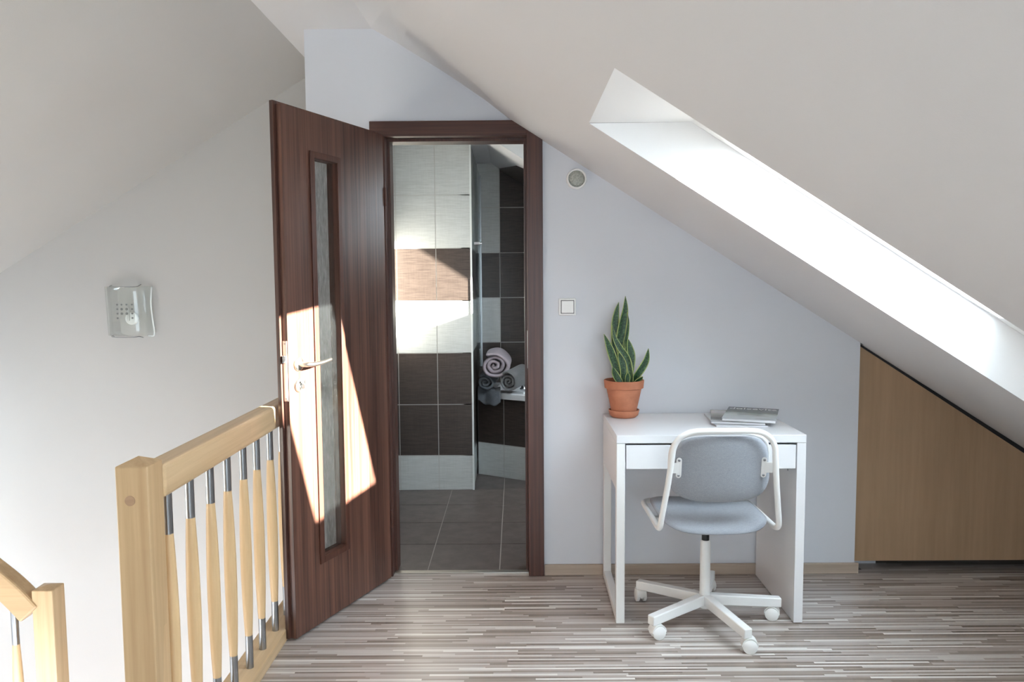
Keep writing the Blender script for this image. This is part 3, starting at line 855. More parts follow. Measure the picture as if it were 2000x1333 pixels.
# loose grey towel hanging over the rim under the rolls
bm = BM()
def drape(a, b):
    # a along the rim, b from top of rim down the front
    x = -0.262 + 0.155*a
    yb = 1.862 - 0.604*(x+0.268)
    prof = [(0.10, 0.606), (0.0, 0.612), (-0.035, 0.606), (-0.055, 0.58), (-0.06, 0.545), (-0.062, 0.50)]
    hang = 0.72 + 0.28*sin(pi*a*0.9)
    hang = max(hang, 0.12)
    t = b*5; i = min(int(t), 4); f = t-i
    y = prof[i][0]*(1-f)+prof[i+1][0]*f; z = prof[i][1]*(1-f)+prof[i+1][1]*f
    if b > 0.4:
        zz = (b-0.4)/0.6; z = 0.606 - 0.100*zz*hang
    y -= 0.010*sin(a*9+b*2) + 0.012*b
    z += 0.006*sin(a*13+1)
    return Vector((x, yb+y, z))
g = grid_fn(bm, 26, 16, drape)
dr = obj('draped_towel', bm, M_TOWEL_BLUE, smooth=True)
md = dr.modifiers.new('solid', 'SOLIDIFY'); md.thickness = 0.016; md.offset = 0
md = dr.modifiers.new('sub', 'SUBSURF'); md.levels = 1; md.render_levels = 1
tag(dr, 'dark slate towel lying under the rolls and drooping over the tub front', 'towel', 'rolled towels piled on the bathtub edge')

# ================================================================== CLOSET PANEL
cl = empty('closet_door', (2.1, 0.045, 0.048), 'beech-look panel closing the space under the slope, cut to its angle', 'closet door')
bm = BM()
gapz = 0.012
prism(bm, [(1.549, 0.022, 0.048), (2.80, 0.022, 0.048), (2.80, 0.022, zr(2.80)-gapz-0.02), (1.549, 0.022, zr(1.549)-gapz)], (0, 0.018, 0))
obj('panel', bm, M_PANEL, cl, bevel=0.001)
bm = BM()
box(bm, 1.53, XRIGHT+.1, 0.38, 0.40, -0.25, 1.2); box(bm, 1.53, 1.545, 0.122, 0.38, -0.01, 1.1)
struct('wall_closet', bm, M_DARKGAP, 'dark inside of the closet', 'wall')
bm = BM(); box(bm, 1.545, XRIGHT, 0.036, 0.38, -0.10, -0.0005)
struct('floor', bm, M_FLOOR, 'floor running in under the closet panel', 'floor')
bm = BM()
prism(bm, [(1.549, 0.028, zr(1.549)-gapz), (2.80, 0.028, zr(2.80)-gapz-.02), (2.80, 0.028, zr(2.80)-.001), (1.549, 0.028, zr(1.549)-.001)], (0, 0.01, 0))
obj('gap_shade_strip', bm, M_BLACK, cl)  # black strip stands in for the shade in the gap above the panel

# ================================================================== STAIR RAILING
RXC = -0.922
rail = empty('stair_railing', (RXC, -1.0, 0.0), 'light birch railing with spindles in steel sleeves beside the open door', 'railing', 'birch stair railings')
PXc, PYc, PH = -0.9325, -1.575, 0.04
def newel(parent, cx, cy, half, z0, ztop, apex, rot=0):
    bm = BM()
    c, s = cos(rot), sin(rot)
    def q(a, b, z): return Vector((cx+a*c-b*s, cy+a*s+b*c, z))
    sq = [(-half, -half), (half, -half), (half, half), (-half, half)]
    a = [bm.verts.new(q(x, y, z0)) for x, y in sq]; b = [bm.verts.new(q(x, y, ztop)) for x, y in sq]
    ap = bm.verts.new(q(0, 0, apex))
    bm.faces.new(a[::-1])
    for i in range(4):
        bm.faces.new((a[i], a[(i+1) % 4], b[(i+1) % 4], b[i])); bm.faces.new((b[i], b[(i+1) % 4], ap))
    return obj('newel_post', bm, M_BIRCHZ, parent, bevel=0.003)
np_ = newel(rail, PXc, PYc, PH, -0.30, 0.905, 0.924)
bm = BM(); lathe(bm, [(0, -0.0015), (0.0125, -0.0015), (0.0125, 0.004), (0, 0.004)], (-0.938, PYc-PH, 0.822), 24, 'y')
obj('dowel_cap', bm, grain('dowel_wood', (0.36, 0.22, 0.13), (0.46, 0.30, 0.18), 'x', 0.45, 60, 0.2), np_)
bm = BM(); box(bm, RXC-0.032, RXC+0.033, PYc+PH, -0.002, 0.806, 0.893)
obj('handrail', bm, M_BIRCHY, rail, bevel=0.010, segs=3)
bm = BM(); box(bm, -0.968, -0.872, PYc+PH, -0.016, 0.0, 0.046)
obj('base_rail', bm, M_BIRCHY, rail, bevel=0.003)
def baluster_meshes(parent, x, y, z0, z1, lo, hi):
    """spindle from z0 to z1, steel sleeves up to lo and down from hi"""
    mid = (lo+hi)/2
    bm = BM()
    n = 18; prof = [(0, lo-0.005)]
    for i in range(n+1):
        t = i/n; z = lo + (hi-lo)*t
        bulge = sin(pi*min(1, t*1.0))**0.85
        prof.append((0.0122 + 0.0070*bulge, z))
    prof.append((0, hi+0.005))
    b = obj('baluster', lathe(bm, prof, (x, y, 0), 24), M_BEECH, parent, auto=40)
    bm = BM(); lathe(bm, [(0, hi), (0.0124, hi), (0.0124, z1), (0, z1)], (x, y, 0), 24)
    obj('steel_sleeve', bm, M_STEEL, b, auto=40)
    bm = BM(); lathe(bm, [(0, z0), (0.0124, z0), (0.0124, lo), (0, lo)], (x, y, 0), 24)
    obj('steel_sleeve', bm, M_STEEL, b, auto=40)
    return b
BALY = [-1.482, -1.346, -1.205, -1.070, -0.929, -0.796, -0.650, -0.51, -0.37, -0.23, -0.10]
b0 = baluster_meshes(rail, -0.910, BALY[0], 0.045, 0.808, 0.160, 0.697)
def copy_tree(o, parent=None):
    c = o.copy(); COL.objects.link(c); c.parent = parent
    for ch in list(o.children): copy_tree(ch, c)
    return c
for y in BALY[1:]:
    c = b0.copy(); COL.objects.link(c); c.parent = rail; c.location = (0, y-BALY[0], 0)
    for ch in list(b0.children):
        d = ch.copy(); COL.objects.link(d); d.parent = c
# lower railing of the flight
rail2 = empty('stair_railing', (-1.72, -0.71, -1.15), 'lower birch railing with curved handrail and short post at the left edge', 'railing', 'birch stair railings')
newel(rail2, -1.7195, -0.712, 0.038, -1.15, 0.243, 0.253)
bm = BM()
prof = catmull([(-3.2, 0.98, 0), (-2.6, 0.74, 0), (-2.15, 0.515, 0), (-2.0, 0.425, 0), (-1.87, 0.322, 0), (-1.80, 0.258, 0), (-1.735, 0.185, 0)], 8)
a_, b_ = [], []
for i, p in enumerate(prof):
    t = (prof[min(i+1, len(prof)-1)]-prof[max(i-1, 0)]).normalized()
    nrm = Vector((-t.y, t.x, 0)); nrm = nrm if nrm.y > 0 else -nrm
    hi_, lo_ = p, p - nrm*0.088
    a_.append((bm.verts.new((hi_.x, -0.757, hi_.y)), bm.verts.new((hi_.x, -0.690, hi_.y))))
    b_.append((bm.verts.new((lo_.x, -0.757, lo_.y)), bm.verts.new((lo_.x, -0.690, lo_.y))))
for i in range(len(prof)-1):
    bm.faces.new((a_[i][0], a_[i+1][0], a_[i+1][1], a_[i][1])); bm.faces.new((b_[i][1], b_[i+1][1], b_[i+1][0], b_[i][0]))
    bm.faces.new((b_[i][0], b_[i+1][0], a_[i+1][0], a_[i][0])); bm.faces.new((a_[i][1], a_[i+1][1], b_[i+1][1], b_[i][1]))
for i in (0, len(prof)-1): bm.faces.new((a_[i][0], a_[i][1], b_[i][1], b_[i][0]))
obj('handrail', bm, M_BIRCHX, rail2, bevel=0.008, segs=2)
baluster_meshes(rail2, -1.842, -0.722, -0.62, 0.215, -0.50, 0.032)

# ================================================================== DESK
desk = empty('desk', (0.75, -0.26, 0.0), 'small white desk with one drawer standing against the back wall', 'desk')
RD = Matrix.Translation((0.386, -0.5115, 0)) @ Matrix.Rotation(-0.010, 4, 'Z')
def dbox(name, args, mat=M_WHITE, bevel=0.0015, parent=None):
    bm = BM()
    for a in args: box(bm, *a, M=RD)
    return obj(name, bm, mat, parent or desk, bevel=bevel)
dbox('tabletop', [(0, 0.73, 0, 0.498, 0.719, 0.75)], bevel=0.002)
dbox('side_panel', [(0.695, 0.73, 0.002, 0.495, 0.003, 0.7185)])
dbox('side_apron', [(0.0, 0.034, 0.0355, 0.46, 0.533, 0.7185)])
dbox('leg_frame', [(0.0, 0.034, 0.001, 0.035, 0.0, 0.7185), (0.0, 0.034, 0.4605, 0.494, 0.0, 0.7185), (0.0, 0.034, 0.035, 0.4605, 0.004, 0.036)], M_WHITE_METAL, 0.003)
dr_ = dbox('drawer', [(0.038, 0.691, 0.003, 0.020, 0.617, 0.711), (0.05, 0.062, 0.02, 0.42, 0.63, 0.70), (0.668, 0.68, 0.02, 0.42, 0.63, 0.70), (0.05, 0.68, 0.02, 0.42, 0.622, 0.630)])
dbox('back_rail', [(0.034, 0.695, 0.455, 0.473, 0.60, 0.7185)])
bm = BM(); lathe(bm, [(0, -0.001), (0.006, -0.001), (0.006, 0.0005), (0, 0.0005)], (0.695, 0.10, 0.59), 12, 'x', RD)
obj('screw_cap', bm, M_STEEL, desk)
bm = BM(); lathe(bm, [(0, -0.0005), (0.012, -0.0005), (0.012, 0.003), (0, 0.003)], (0.017, 0.02, 0.0), 16, 'z', RD)
obj('foot_glide', bm, M_BLACK, desk)

# ================================================================== CHAIR
CXc, CYc = 0.742, -0.478
chair = empty('swivel_chair', (CXc, CYc, 0), 'white metal swivel chair with grey fabric seat and back, pushed up to the desk', 'chair')
MC = Matrix.Translation((CXc, CYc, 0)) @ Matrix.Rotation(radians(0.0), 4, 'Z')
# tube frame
half = [(0.0, -0.268, 0.812), (0.075, -0.267, 0.812), (0.125, -0.264, 0.806), (0.160, -0.258, 0.785), (0.180, -0.252, 0.75), (0.186, -0.245, 0.70),
        (0.197, -0.230, 0.60), (0.208, -0.216, 0.52), (0.215, -0.207, 0.465), (0.217, -0.195, 0.441), (0.217, -0.168, 0.430), (0.217, -0.12, 0.427),
        (0.217, 0.0, 0.427), (0.217, 0.13, 0.425), (0.212, 0.185, 0.423), (0.190, 0.212, 0.422), (0.15, 0.222, 0.421), (0.0, 0.225, 0.420)]
full = [(-x, y, z) for x, y, z in half[::-1]][:-1] + half
bm = BM(); tube(bm, catmull(full[:-1], 6, True), 0.0108, 14, MC, closed=True)
obj('tube_frame', bm, M_WHITE_METAL, chair, smooth=True)
# seat cushion: rounded outline
def cushion(name, fn, nu=40, nr=12, mat=M_FAB, parent=chair):
    """fn(a, r) -> top point, bottom point"""
    bm = BM(); tops = []; bots = []
    for j in range(1, nr+1):
        tops.append([]); bots.append([])
        for i in range(nu):
            t, b = fn(2*pi*i/nu, j/nr)
            tops[-1].append(bm.verts.new(MC @ t)); bots[-1].append(bm.verts.new(MC @ b))
    t0, b0_ = fn(0, 0)
    ct, cb = bm.verts.new(MC @ t0), bm.verts.new(MC @ b0_)
    for i in range(nu):
        k = (i+1) % nu
        bm.faces.new((ct, tops[0][i], tops[0][k])); bm.faces.new((cb, bots[0][k], bots[0][i]))
        for j in range(nr-1):
            bm.faces.new((tops[j][i], tops[j+1][i], tops[j+1][k], tops[j][k]))
            bm.faces.new((bots[j][k], bots[j+1][k], bots[j+1][i], bots[j][i]))
        bm.faces.new((tops[-1][i], bots[-1][i], bots[-1][k], tops[-1][k]))
    return obj(name, bm, mat, parent, smooth=True)
def sup(a, n):
    c, s = cos(a), sin(a)
    return (abs(c)**(2/n)*(1 if c >= 0 else -1), abs(s)**(2/n)*(1 if s >= 0 else -1))
def seat_fn(a, r):
    x, y = sup(a, 4.2)
    px = x*r*0.203; py = y*r*0.212 + 0.002
    edge = 1 - r**6
    z = 0.449 + 0.012*(abs(x*r)**2) - 0.008*(1-(abs(x*r)**2))*ss(1, 0, abs(y*r))
    roll = max(0.0, (-py-0.10)/0.11)
    z -= 0.020*roll**2
    froll = max(0.0, (py-0.14)/0.07); z -= 0.010*froll**2
    top = z + 0.006*edge - 0.010*r**10
    bot = z - 0.034*(1 - 0.55*r**6)
    return Vector((px, py, top)), Vector((px*0.99, py*0.99, bot))
cushion('seat', seat_fn, 64, 16)
def back_fn(a, r):
    x, y = sup(a, 3.5)
    wid = 0.184 if y < 0 else 0.178
    px = x*r*wid*(1.0 + 0.02*(-y))
    bz = y*r
    pz = 0.665 + bz*(0.124 if bz > 0 else 0.128)
    lean = -0.232 - 0.20*(pz-0.60)*0.9 - 0.0
    wrap = 0.040*(x*r)**2
    yb = lean + wrap + 0.016
    th = 0.017*(1-0.75*r**5)
    return Vector((px, yb-th, pz)), Vector((px, yb+th, pz))
cushion('backrest', back_fn, 64, 14)
rimp = []
for k in range(25):
    a = radians(-8 + 196*k/24)
    x, y = sup(a, 3.5)
    pz = 0.669 + y*(0.124 if y > 0 else 0.128)
    rimp.append(Vector((x*0.178*1.012, -0.232-0.18*(pz-0.60)+0.040*x*x+0.028, pz+0.004)))
bm = BM(); tube(bm, rimp, 0.0065, 10, MC)
obj('back_shell_rim', bm, M_WHITE_METAL, chair, smooth=True)
# brackets
for sgn in (-1, 1):
    bm = BM()
    lean_y = lambda z: -0.232-0.18*(z-0.60) + 0.016 + 0.040*0.72 - 0.0145
    x0 = sgn*0.154
    pts = []
    z0, z1 = 0.628, 0.706
    cz_ = (z0+z1)/2; r_ = 0.010
    outline = []
    for k in range(9): outline.append((x0 + r_*cos(pi*k/8), z1-r_ + r_*sin(pi*k/8)))
    for k in range(9): outline.append((x0 - r_*cos(pi*k/8), z0+r_ - r_*sin(pi*k/8)))
    if sgn > 0:
        outline = outline[:] ; outline += []
    prism(bm, [Vector((x, lean_y(z)-0.004, z)) for x, z in outline], (0, 0.0035, 0), MC)
    prism(bm, [Vector((x0, lean_y(cz_-.02)-0.004, cz_-.02)), Vector((sgn*0.186, lean_y(cz_-.02)-0.008, cz_-.02)), Vector((sgn*0.186, lean_y(cz_+.02)-0.008, cz_+.02)), Vector((x0, lean_y(cz_+.02)-0.004, cz_+.02))], (0, 0.0035, 0), MC)
    br = obj('bracket', bm, M_WHITE_METAL, chair, bevel=0.0006)
    for z in (z0+0.010, z1-0.010):
        bm = BM(); lathe(bm, [(0, -0.0025), (0.0042, -0.0025), (0.0048, 0.0), (0, 0.001)], (x0, lean_y(z)-0.004, z), 14, 'y', MC)
        obj('screw', bm, M_STEEL, br, smooth=True)
# mechanism, column, base
bm = BM(); box(bm, -0.055, 0.055, -0.07, 0.09, 0.372, 0.412, MC); box(bm, -0.2, 0.2, -0.015, 0.015, 0.405, 0.420, MC)
obj('seat_plate', bm, M_WHITE_METAL, chair, bevel=0.004)
bm = BM(); lathe(bm, [(0, 0.302), (0.0145, 0.302), (0.0145, 0.375), (0, 0.375)], (0, 0, 0), 28, 'z', MC)
obj('collar', bm, M_BLACK, chair, auto=40)
bm = BM(); lathe(bm, [(0, 0.052), (0.020, 0.052), (0.025, 0.060), (0.026, 0.095), (0.0205, 0.112), (0.0198, 0.318), (0.017, 0.325), (0, 0.325)], (0, 0, 0), 32, 'z', MC)
obj('column', bm, M_WHITE_METAL, chair, auto=40)
for k in range(5):
    ang = radians(-73+72*k)
    MA = MC @ Matrix.Rotation(ang, 4, 'Z')
    bm = BM()
    sec = lambda x, zt, h, w: [Vector((x, -w, zt-h)), Vector((x, w, zt-h)), Vector((x, w, zt)), Vector((x, -w, zt))]
    s0 = sec(0.018, 0.108, 0.042, 0.0165); s1 = sec(0.298, 0.093, 0.036, 0.0165)
    va = [bm.verts.new(MA @ p) for p in s0]; vb = [bm.verts.new(MA @ p) for p in s1]
    bm.faces.new(va[::-1]); bm.faces.new(vb)
    for i in range(4): bm.faces.new((va[i], va[(i+1) % 4], vb[(i+1) % 4], vb[i]))
    obj('base_arm', bm, M_WHITE_METAL, chair, bevel=0.004, segs=3)
    # caster: hood with twin wheels
    sw = [radians(a) for a in (-95, 70, 20, 5, -72)][k]
    MK = MC @ Matrix.Rotation(ang, 4, 'Z') @ Matrix.Translation((0.280, 0, 0)) @ Matrix.Rotation(-ang + sw, 4, 'Z')
    bm = BM()
    tube(bm, [(0, 0, 0.05), (0, 0, 0.068)], 0.006, 12, MK)
    prof = []
    ctr = Vector((0.0, 0.014, 0.0285))
    # hood: half-ring around the wheels, axis along local x
    outl = [(ctr.y+0.0280*cos(radians(a)), ctr.z+0.0280*sin(radians(a))) for a in range(-25, 206, 11)]
    prism(bm, [Vector((-0.006, y, z)) for y, z in outl], (0.012, 0, 0), MK)
    outl2 = [(ctr.y+0.0295*cos(radians(a)), ctr.z+0.0295*sin(radians(a))) for a in range(0, 181, 10)]
    inn = [(ctr.y+0.0262*cos(radians(a)), ctr.z+0.0262*sin(radians(a))) for a in range(180, -1, -10)]
    prism(bm, [Vector((-0.019, y, z)) for y, z in outl2+inn], (0.038, 0, 0), MK)
    ca = obj('caster', bm, M_PLASTIC, chair, auto=35)
    for sg in (-1, 1):
        bm = BM()
        a0, a1 = (0.0065, 0.0225) if sg > 0 else (-0.0225, -0.0065)
        lathe(bm, [(0, a0), (0.021, a0), (0.0262, a0+0.003), (0.0262, a1-0.003), (0.022, a1), (0, a1+ (0.001 if sg > 0 else 0))], (0, ctr.y, 0.0264), 30, 'x', MK)
        obj('wheel', bm, M_PLASTIC, ca, auto=35)

# ================================================================== PLANT
PX_, PY_ = 0.472, -0.100
plant = empty('snake_plant', (PX_, PY_, 0.751), 'snake plant with yellow-edged leaves in a terracotta pot on the desk corner', 'potted plant')
bm = BM(); lathe(bm, [(0, 0.751), (0.052, 0.751), (0.062, 0.760), (0.067, 0.778), (0.067, 0.783), (0.063, 0.783), (0.058, 0.768), (0.045, 0.762), (0, 0.762)], (PX_, PY_, 0), 48)
obj('saucer', bm, M_TERRA, plant, smooth=True, bevel=0)
bm = BM(); lathe(bm, [(0, 0.7625), (0.050, 0.7625), (0.053, 0.768), (0.076, 0.876), (0.0845, 0.880), (0.0875, 0.911), (0.086, 0.914), (0.081, 0.914), (0.078, 0.908), (0.075, 0.895), (0.0, 0.8951)], (PX_, PY_, 0), 56)
obj('pot', bm, M_TERRA, plant, auto=35)
bm = BM()
def soil(a, b):
    an = a*2*pi; r = b*0.0755
    return Vector((PX_+r*cos(an), PY_+r*sin(an), 0.900 + 0.004*sin(an*5+b*9)*b*(1-b)*4))
grid_fn(bm, 32, 6, soil); bmesh.ops.remove_doubles(bm, verts=bm.verts, dist=0.0005)
obj('soil', bm, M_SOIL, plant, smooth=True)
K = 0.0005
def leafmesh(pts, width, y0, y1, yaw, twist=0.0, curl=0.25, wprof=None):
    """pts in zoomed photo-like millimetre units relative to pot centre; widths in m"""
    path = catmull([Vector(((x-360)*K, 0, (830-z)*K)) for x, z in pts], 8)
    n = len(path)-1
    bm = BM()
    def fn(a, t):
        i = min(int(t*n), n-1); f = t*n-i
        p = path[i].lerp(path[i+1], f)
        tan = (path[i+1]-path[i]).normalized()
        w = width*0.5*min(1.0, (0.62+0.38*sin(min(1, t/0.45)*pi/2)))*(1-max(0, (t-0.45)/0.55)**2.3) + 0.0005
        an = radians(yaw + twist*t)
        side = Vector((cos(an), sin(an), 0)); side = (side - tan*side.dot(tan)).normalized()
        nor = tan.cross(side)
        s = (a-0.5)*2
        q = p + side*(w*s) + nor*(curl*w*(1-s*s))
        return Vector((PX_+q.x, PY_+y0+(y1-y0)*t+q.y, 0.902+q.z))
    grid_fn(bm, 8, 40, fn, True)
    o = obj('leaf', bm, M_LEAF, plant, smooth=True)
    sd_ = o.modifiers.new('solid', 'SOLIDIFY'); sd_.thickness = 0.0022; sd_.offset = 0
for args in [
    ([(372, 830), (350, 640), (330, 490), (345, 350), (372, 200), (374, 75)], 0.042, 0.00, 0.012, 8, 10),
    ([(345, 830), (300, 640), (288, 480), (286, 330), (298, 220), (318, 128)], 0.036, 0.012, 0.020, -15, 25),
    ([(400, 830), (385, 680), (370, 520), (388, 400), (398, 300), (388, 215)], 0.030, 0.004, 0.010, 30, 35),
    ([(330, 830), (288, 690), (255, 590), (222, 500), (182, 402)], 0.034, 0.000, -0.010, -10, 20),
    ([(412, 835), (455, 790), (510, 710), (550, 630), (566, 530)], 0.034, -0.006, -0.020, 25, -30),
    ([(405, 830), (425, 700), (430, 600), (415, 520), (402, 452)], 0.036, 0.010, 0.020, 12, 10),
    ([(335, 840), (300, 790), (272, 740), (252, 685)], 0.034, -0.022, -0.030, 15, 20),
    ([(418, 835), (412, 740), (385, 620), (318, 520), (275, 430), (256, 325)], 0.026, -0.020, -0.004, -35, 60),
    ([(350, 838), (352, 700), (330, 600), (322, 545)], 0.032, -0.014, -0.006, 5, 10),
    ([(375, 840), (382, 780), (384, 735)], 0.022, -0.034, -0.036, 0, 0),
    ([(440, 840), (470, 810), (500, 790), (515, 772)], 0.018, -0.02, -0.03, 20, 0),
]:
    leafmesh(*args)

# ================================================================== MAGAZINES
def magazine(cx, cy, rot, z0, th, w, h, label, cover, bend=0.0):
    MM = Matrix.Translation((cx, cy, z0)) @ Matrix.Rotation(radians(rot), 4, 'Z')
    e = empty('magazine', (cx, cy, z0), label, 'magazine', 'magazines stacked on the desk')
    def bz(x, y): return bend*ss(0.2, 1.0, (x/w+0.5)*0.5+(-y/h+0.5)*0.5)
    def slab(za, zb_, ww, hh):
        bm = BM(); nx, ny = 8, 10
        def f(zz): return lambda a, b: MM @ Vector(((a-.5)*ww, (b-.5)*hh, zz + bz((a-.5)*ww, (b-.5)*hh)))
        g1 = grid_fn(bm, nx, ny, f(za)); g2 = grid_fn(bm, nx, ny, f(zb_))
        for i in range(nx):
            bm.faces.new((g1[0][i], g1[0][i+1], g2[0][i+1], g2[0][i])); bm.faces.new((g1[ny][i+1], g1[ny][i], g2[ny][i], g2[ny][i+1]))
        for j in range(ny):
            bm.faces.new((g1[j][0], g2[j][0], g2[j+1][0], g1[j+1][0])); bm.faces.new((g1[j][nx], g1[j+1][nx], g2[j+1][nx], g2[j][nx]))
        return bm
    obj('pages', slab(0.0006, th-0.0006, w-0.004, h-0.004), new_mat('paper_pages', (0.74, 0.75, 0.77), 0.7), e)
    m = new_mat('cover_print', (0.5, 0.5, 0.5), 0.25)
    mp_ = N(m, 'ShaderNodeUVMap'); sp = N(m, 'ShaderNodeSeparateXYZ'); L(m, mp_.outputs[0], sp.inputs[0])
    nz = noise(m, mp_.outputs[0], 3.5, 3)
    ad = N(m, 'ShaderNodeMath', operation='MULTIPLY_ADD'); ad.inputs[1].default_value = 0.28; L(m, nz.outputs[0], ad.inputs[0]); L(m, sp.outputs[1], ad.inputs[2])
    L(m, ramp(m, ad.outputs[0], cover, 'LINEAR'), BS(m).inputs['Base Color'])
    bm = BM(); nx, ny = 8, 10
    zt = th
    def fc(a, b): return MM @ Vector(((a-.5)*w, (b-.5)*h, zt + bz((a-.5)*w, (b-.5)*h)))
    grid_fn(bm, nx, ny, fc, True)

    cv_ = obj('cover', bm, m, e, smooth=True)
    return e, cv_, MM

magazine(0.925, -0.215, -4, 0.7505, 0.007, 0.21, 0.29, 'bottom magazine of the pile on the desk, mostly hidden, white edges showing', [(0.2, (0.62, 0.63, 0.65)), (0.9, (0.7, 0.7, 0.72))])
magazine(0.938, -0.200, -14, 0.7590, 0.008, 0.215, 0.30, 'middle magazine of the pile with a brown and grey cover corner sticking out left', [(0.15, (0.55, 0.55, 0.55)), (0.35, (0.10, 0.09, 0.08)), (0.6, (0.22, 0.20, 0.17)), (0.95, (0.45, 0.42, 0.40))])
e3, cv3, MM3 = magazine(0.998, -0.205, -21, 0.7685, 0.011, 0.212, 0.305, 'top magazine of the pile with a white title on a dark green-grey landscape cover',
    [(0.30, (0.52, 0.55, 0.56)), (0.52, (0.50, 0.53, 0.50)), (0.66, (0.30, 0.33, 0.30)), (0.74, (0.085, 0.095, 0.07)), (0.90, (0.13, 0.135, 0.115)), (1.0, (0.09, 0.085, 0.09))])
cu = bpy.data.curves.new('masthead', 'FONT'); cu.body = 'dolcevita'; cu.size = 0.056; cu.extrude = 0.0002; cu.align_x = 'CENTER'
to = bpy.data.objects.new('tmp_text', cu); COL.objects.link(to)
dg = bpy.context.evaluated_depsgraph_get(); dg.update()
me = bpy.data.meshes.new_from_object(to.evaluated_get(dg)); bpy.data.objects.remove(to)
me.name = 'masthead'
me.transform(Matrix.Translation(-OFF[e3]) @ MM3 @ Matrix.Translation((0.0, 0.096, 0.0114)))
me.materials.clear(); me.materials.append(new_mat('print_white', (0.78, 0.78, 0.78), 0.5))
mo = bpy.data.objects.new('masthead', me); COL.objects.link(mo); mo.parent = cv3; mo['label'] = 'white title lettering'
# dark picture details on the cover
m_pd = new_mat('print_dark', (0.12, 0.13, 0.10), 0.4)
for (cx_, cy_, rx, ry) in ((-0.02, -0.03, 0.035, 0.012), (0.045, -0.05, 0.03, 0.008), (0.06, -0.125, 0.035, 0.006)):
    bm = BM()
    vs = [bm.verts.new(MM3 @ Vector((cx_+rx*cos(2*pi*k/20)*(1+0.2*sin(3*k)), cy_+ry*sin(2*pi*k/20), 0.0113))) for k in range(20)]
    bm.faces.new(vs)
    obj('cover_picture', bm, m_pd, cv3)
OFF[cv3] = OFF[e3]

# ================================================================== SWITCH, VENT, LAMP
sw_ = empty('light_switch', (0.2315, 0.0, 1.231), 'square white light switch on the wall beside the door frame', 'light switch')
bm = BM(); box(bm, 0.193, 0.270, -0.009, -0.0005, 1.193, 1.270); obj('switch_plate', bm, M_PLASTIC, sw_, bevel=0.006, segs=3)
bm = BM(); box(bm, 0.2015, 0.2615, -0.0100, -0.0092, 1.2015, 1.2615); obj('shadow_gap', bm, new_mat('grey_gap', (0.20, 0.19, 0.19), 0.7), sw_, bevel=0.0)
bm = BM(); box(bm, 0.2045, 0.2585, -0.0150, -0.0101, 1.2045, 1.2585); obj('rocker', bm, M_PLASTIC, sw_, bevel=0.004, segs=3)

vent = empty('ceiling_spotlight', (0.272, 0.0, 1.794), 'small round white wall fitting high up under the slope', 'wall fitting')
vent.name = 'round_vent'
bm = BM(); lathe(bm, [(0, -0.0005), (0.043, -0.0005), (0.0445, -0.004), (0.0445, -0.022), (0.042, -0.027), (0.037, -0.027), (0.0355, -0.022), (0.0355, -0.012), (0, -0.012)], (0.272, 0, 1.794), 48, 'y')
obj('ring', bm, M_PLASTIC, vent, auto=35)
bm = BM(); lathe(bm, [(0, -0.0125), (0.0352, -0.0125), (0.0352, -0.020), (0.024, -0.0225), (0, -0.0235)], (0.272, 0, 1.794), 40, 'y')
mgl = new_mat('frosted_disc', (0.42, 0.43, 0.38), 0.35)
vgr = noise(mgl, coords(mgl, (1, 1, 1)), 160, 3); L(mgl, ramp(mgl, vgr.outputs[0], [(0.35, (0.30, 0.31, 0.27)), (0.65, (0.48, 0.49, 0.44))]), BS(mgl).inputs['Base Color'])
obj('grille_disc', bm, mgl, vent, smooth=True)

lamp = empty('wall_lamp', (-2.045, YS, 1.20), 'unlit wall lamp with curved clear glass plate on the stairwell wall', 'wall lamp')
LX0, LX1, LZb, LZt = -2.172, -1.925, 1.075, 1.335
bm = BM()
def gsh(a, b):
    x = LX0 + (LX1-LX0)*a; z = LZb + (LZt-LZb)*b
    bow = 0.055*sin(pi*a)
    return Vector((x + 0.010*(0.5-b), YS-0.022-bow, z))
grid_fn(bm, 28, 10, gsh)
g_ = obj('glass_shade', bm, M_LAMPGLASS, lamp, smooth=True)
m_ = g_.modifiers.new('solid', 'SOLIDIFY'); m_.thickness = 0.005
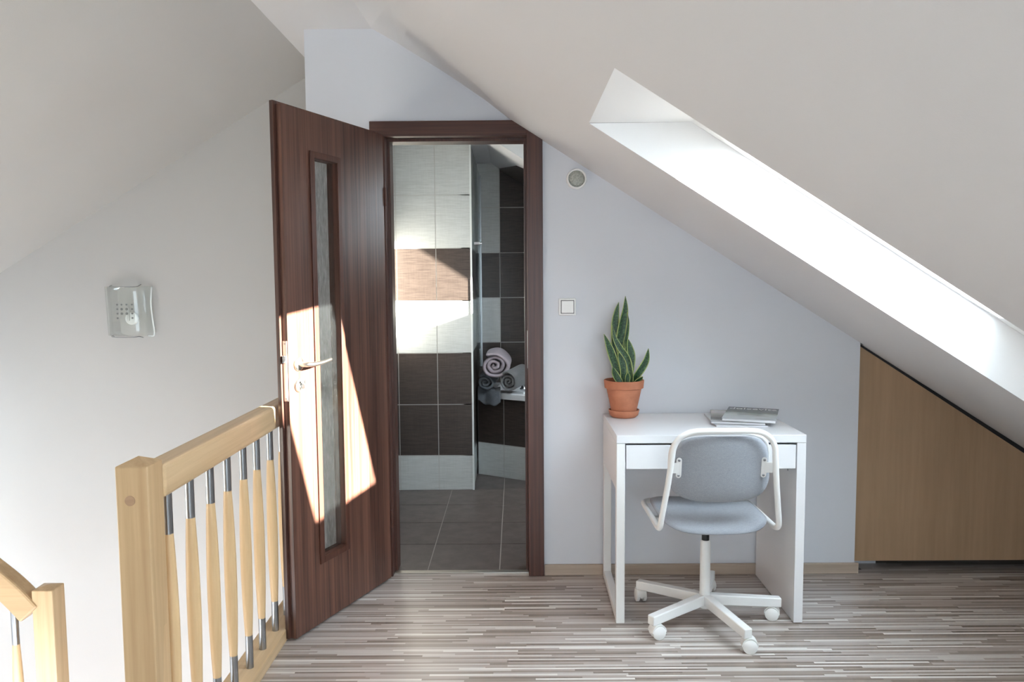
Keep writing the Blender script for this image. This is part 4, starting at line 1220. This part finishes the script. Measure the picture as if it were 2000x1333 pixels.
# thick polished edge of the glass at the right
bm = BM(); tube(bm, catmull([(LX1+0.002, YS-0.028, LZt-0.002), (LX1-0.002, YS-0.036, 1.25), (LX1+0.004, YS-0.036, 1.16), (LX1+0.006, YS-0.030, LZb+0.004), (LX1-0.02, YS-0.045, LZb)], 6), 0.0042, 10)
obj('polished_edge', bm, new_mat('glass_edge', (0.80, 0.83, 0.82), 0.15), lamp, smooth=True)
for zz, s_ in ((LZt+0.001, 1), (LZb-0.002, -1)):
    bm = BM()
    tube(bm, catmull([(-2.145, YS-0.008, zz+0.006*s_), (-2.132, YS-0.045, zz+0.004), (-2.118, YS-0.080, zz-0.001), (-2.07, YS-0.100, zz-0.003), (-2.0, YS-0.090, zz-0.003), (-1.985, YS-0.06, zz-0.001), (-1.984, YS-0.02, zz+0.009*s_)], 5), 0.0022, 8)
    obj('holding_wire', bm, M_STEEL, lamp, smooth=True)
bm = BM(); lathe(bm, [(0, -0.0005), (0.034, -0.0005), (0.034, -0.014), (0.030, -0.018), (0, -0.018)], (-2.045, YS, 1.165), 32, 'y')
obj('back_plate', bm, M_PLASTIC, lamp, auto=35)
bm = BM()
for i in range(4):
    for j in range(4):
        if (i, j) in ((1, 0), (2, 0)): continue
        cx_ = -2.085+0.0255*i; cz_2 = 1.170+0.0235*j
        r0 = 0.0068 if 0 < i < 3 and 0 < j < 3 else 0.0050
        bow = 0.055*sin(pi*(cx_-LX0)/(LX1-LX0))
        lathe(bm, [(0, -0.001), (r0, -0.001), (r0, 0.001), (0, 0.001)], (cx_, YS-0.0265-bow-0.002, cz_2), 12, 'y')
obj('ornament_dots', bm, new_mat('etched_dots', (0.22, 0.23, 0.23), 0.3, 0.6), lamp)
bm = BM(); lathe(bm, [(0, 1.155), (0.006, 1.155), (0.007, 1.17), (0.007, 1.215), (0.003, 1.225), (0, 1.225)], (-2.045, YS-0.045, 0), 16)
obj('bulb', bm, new_mat('bulb_glass', (0.7, 0.7, 0.68), 0.2), lamp, smooth=True)
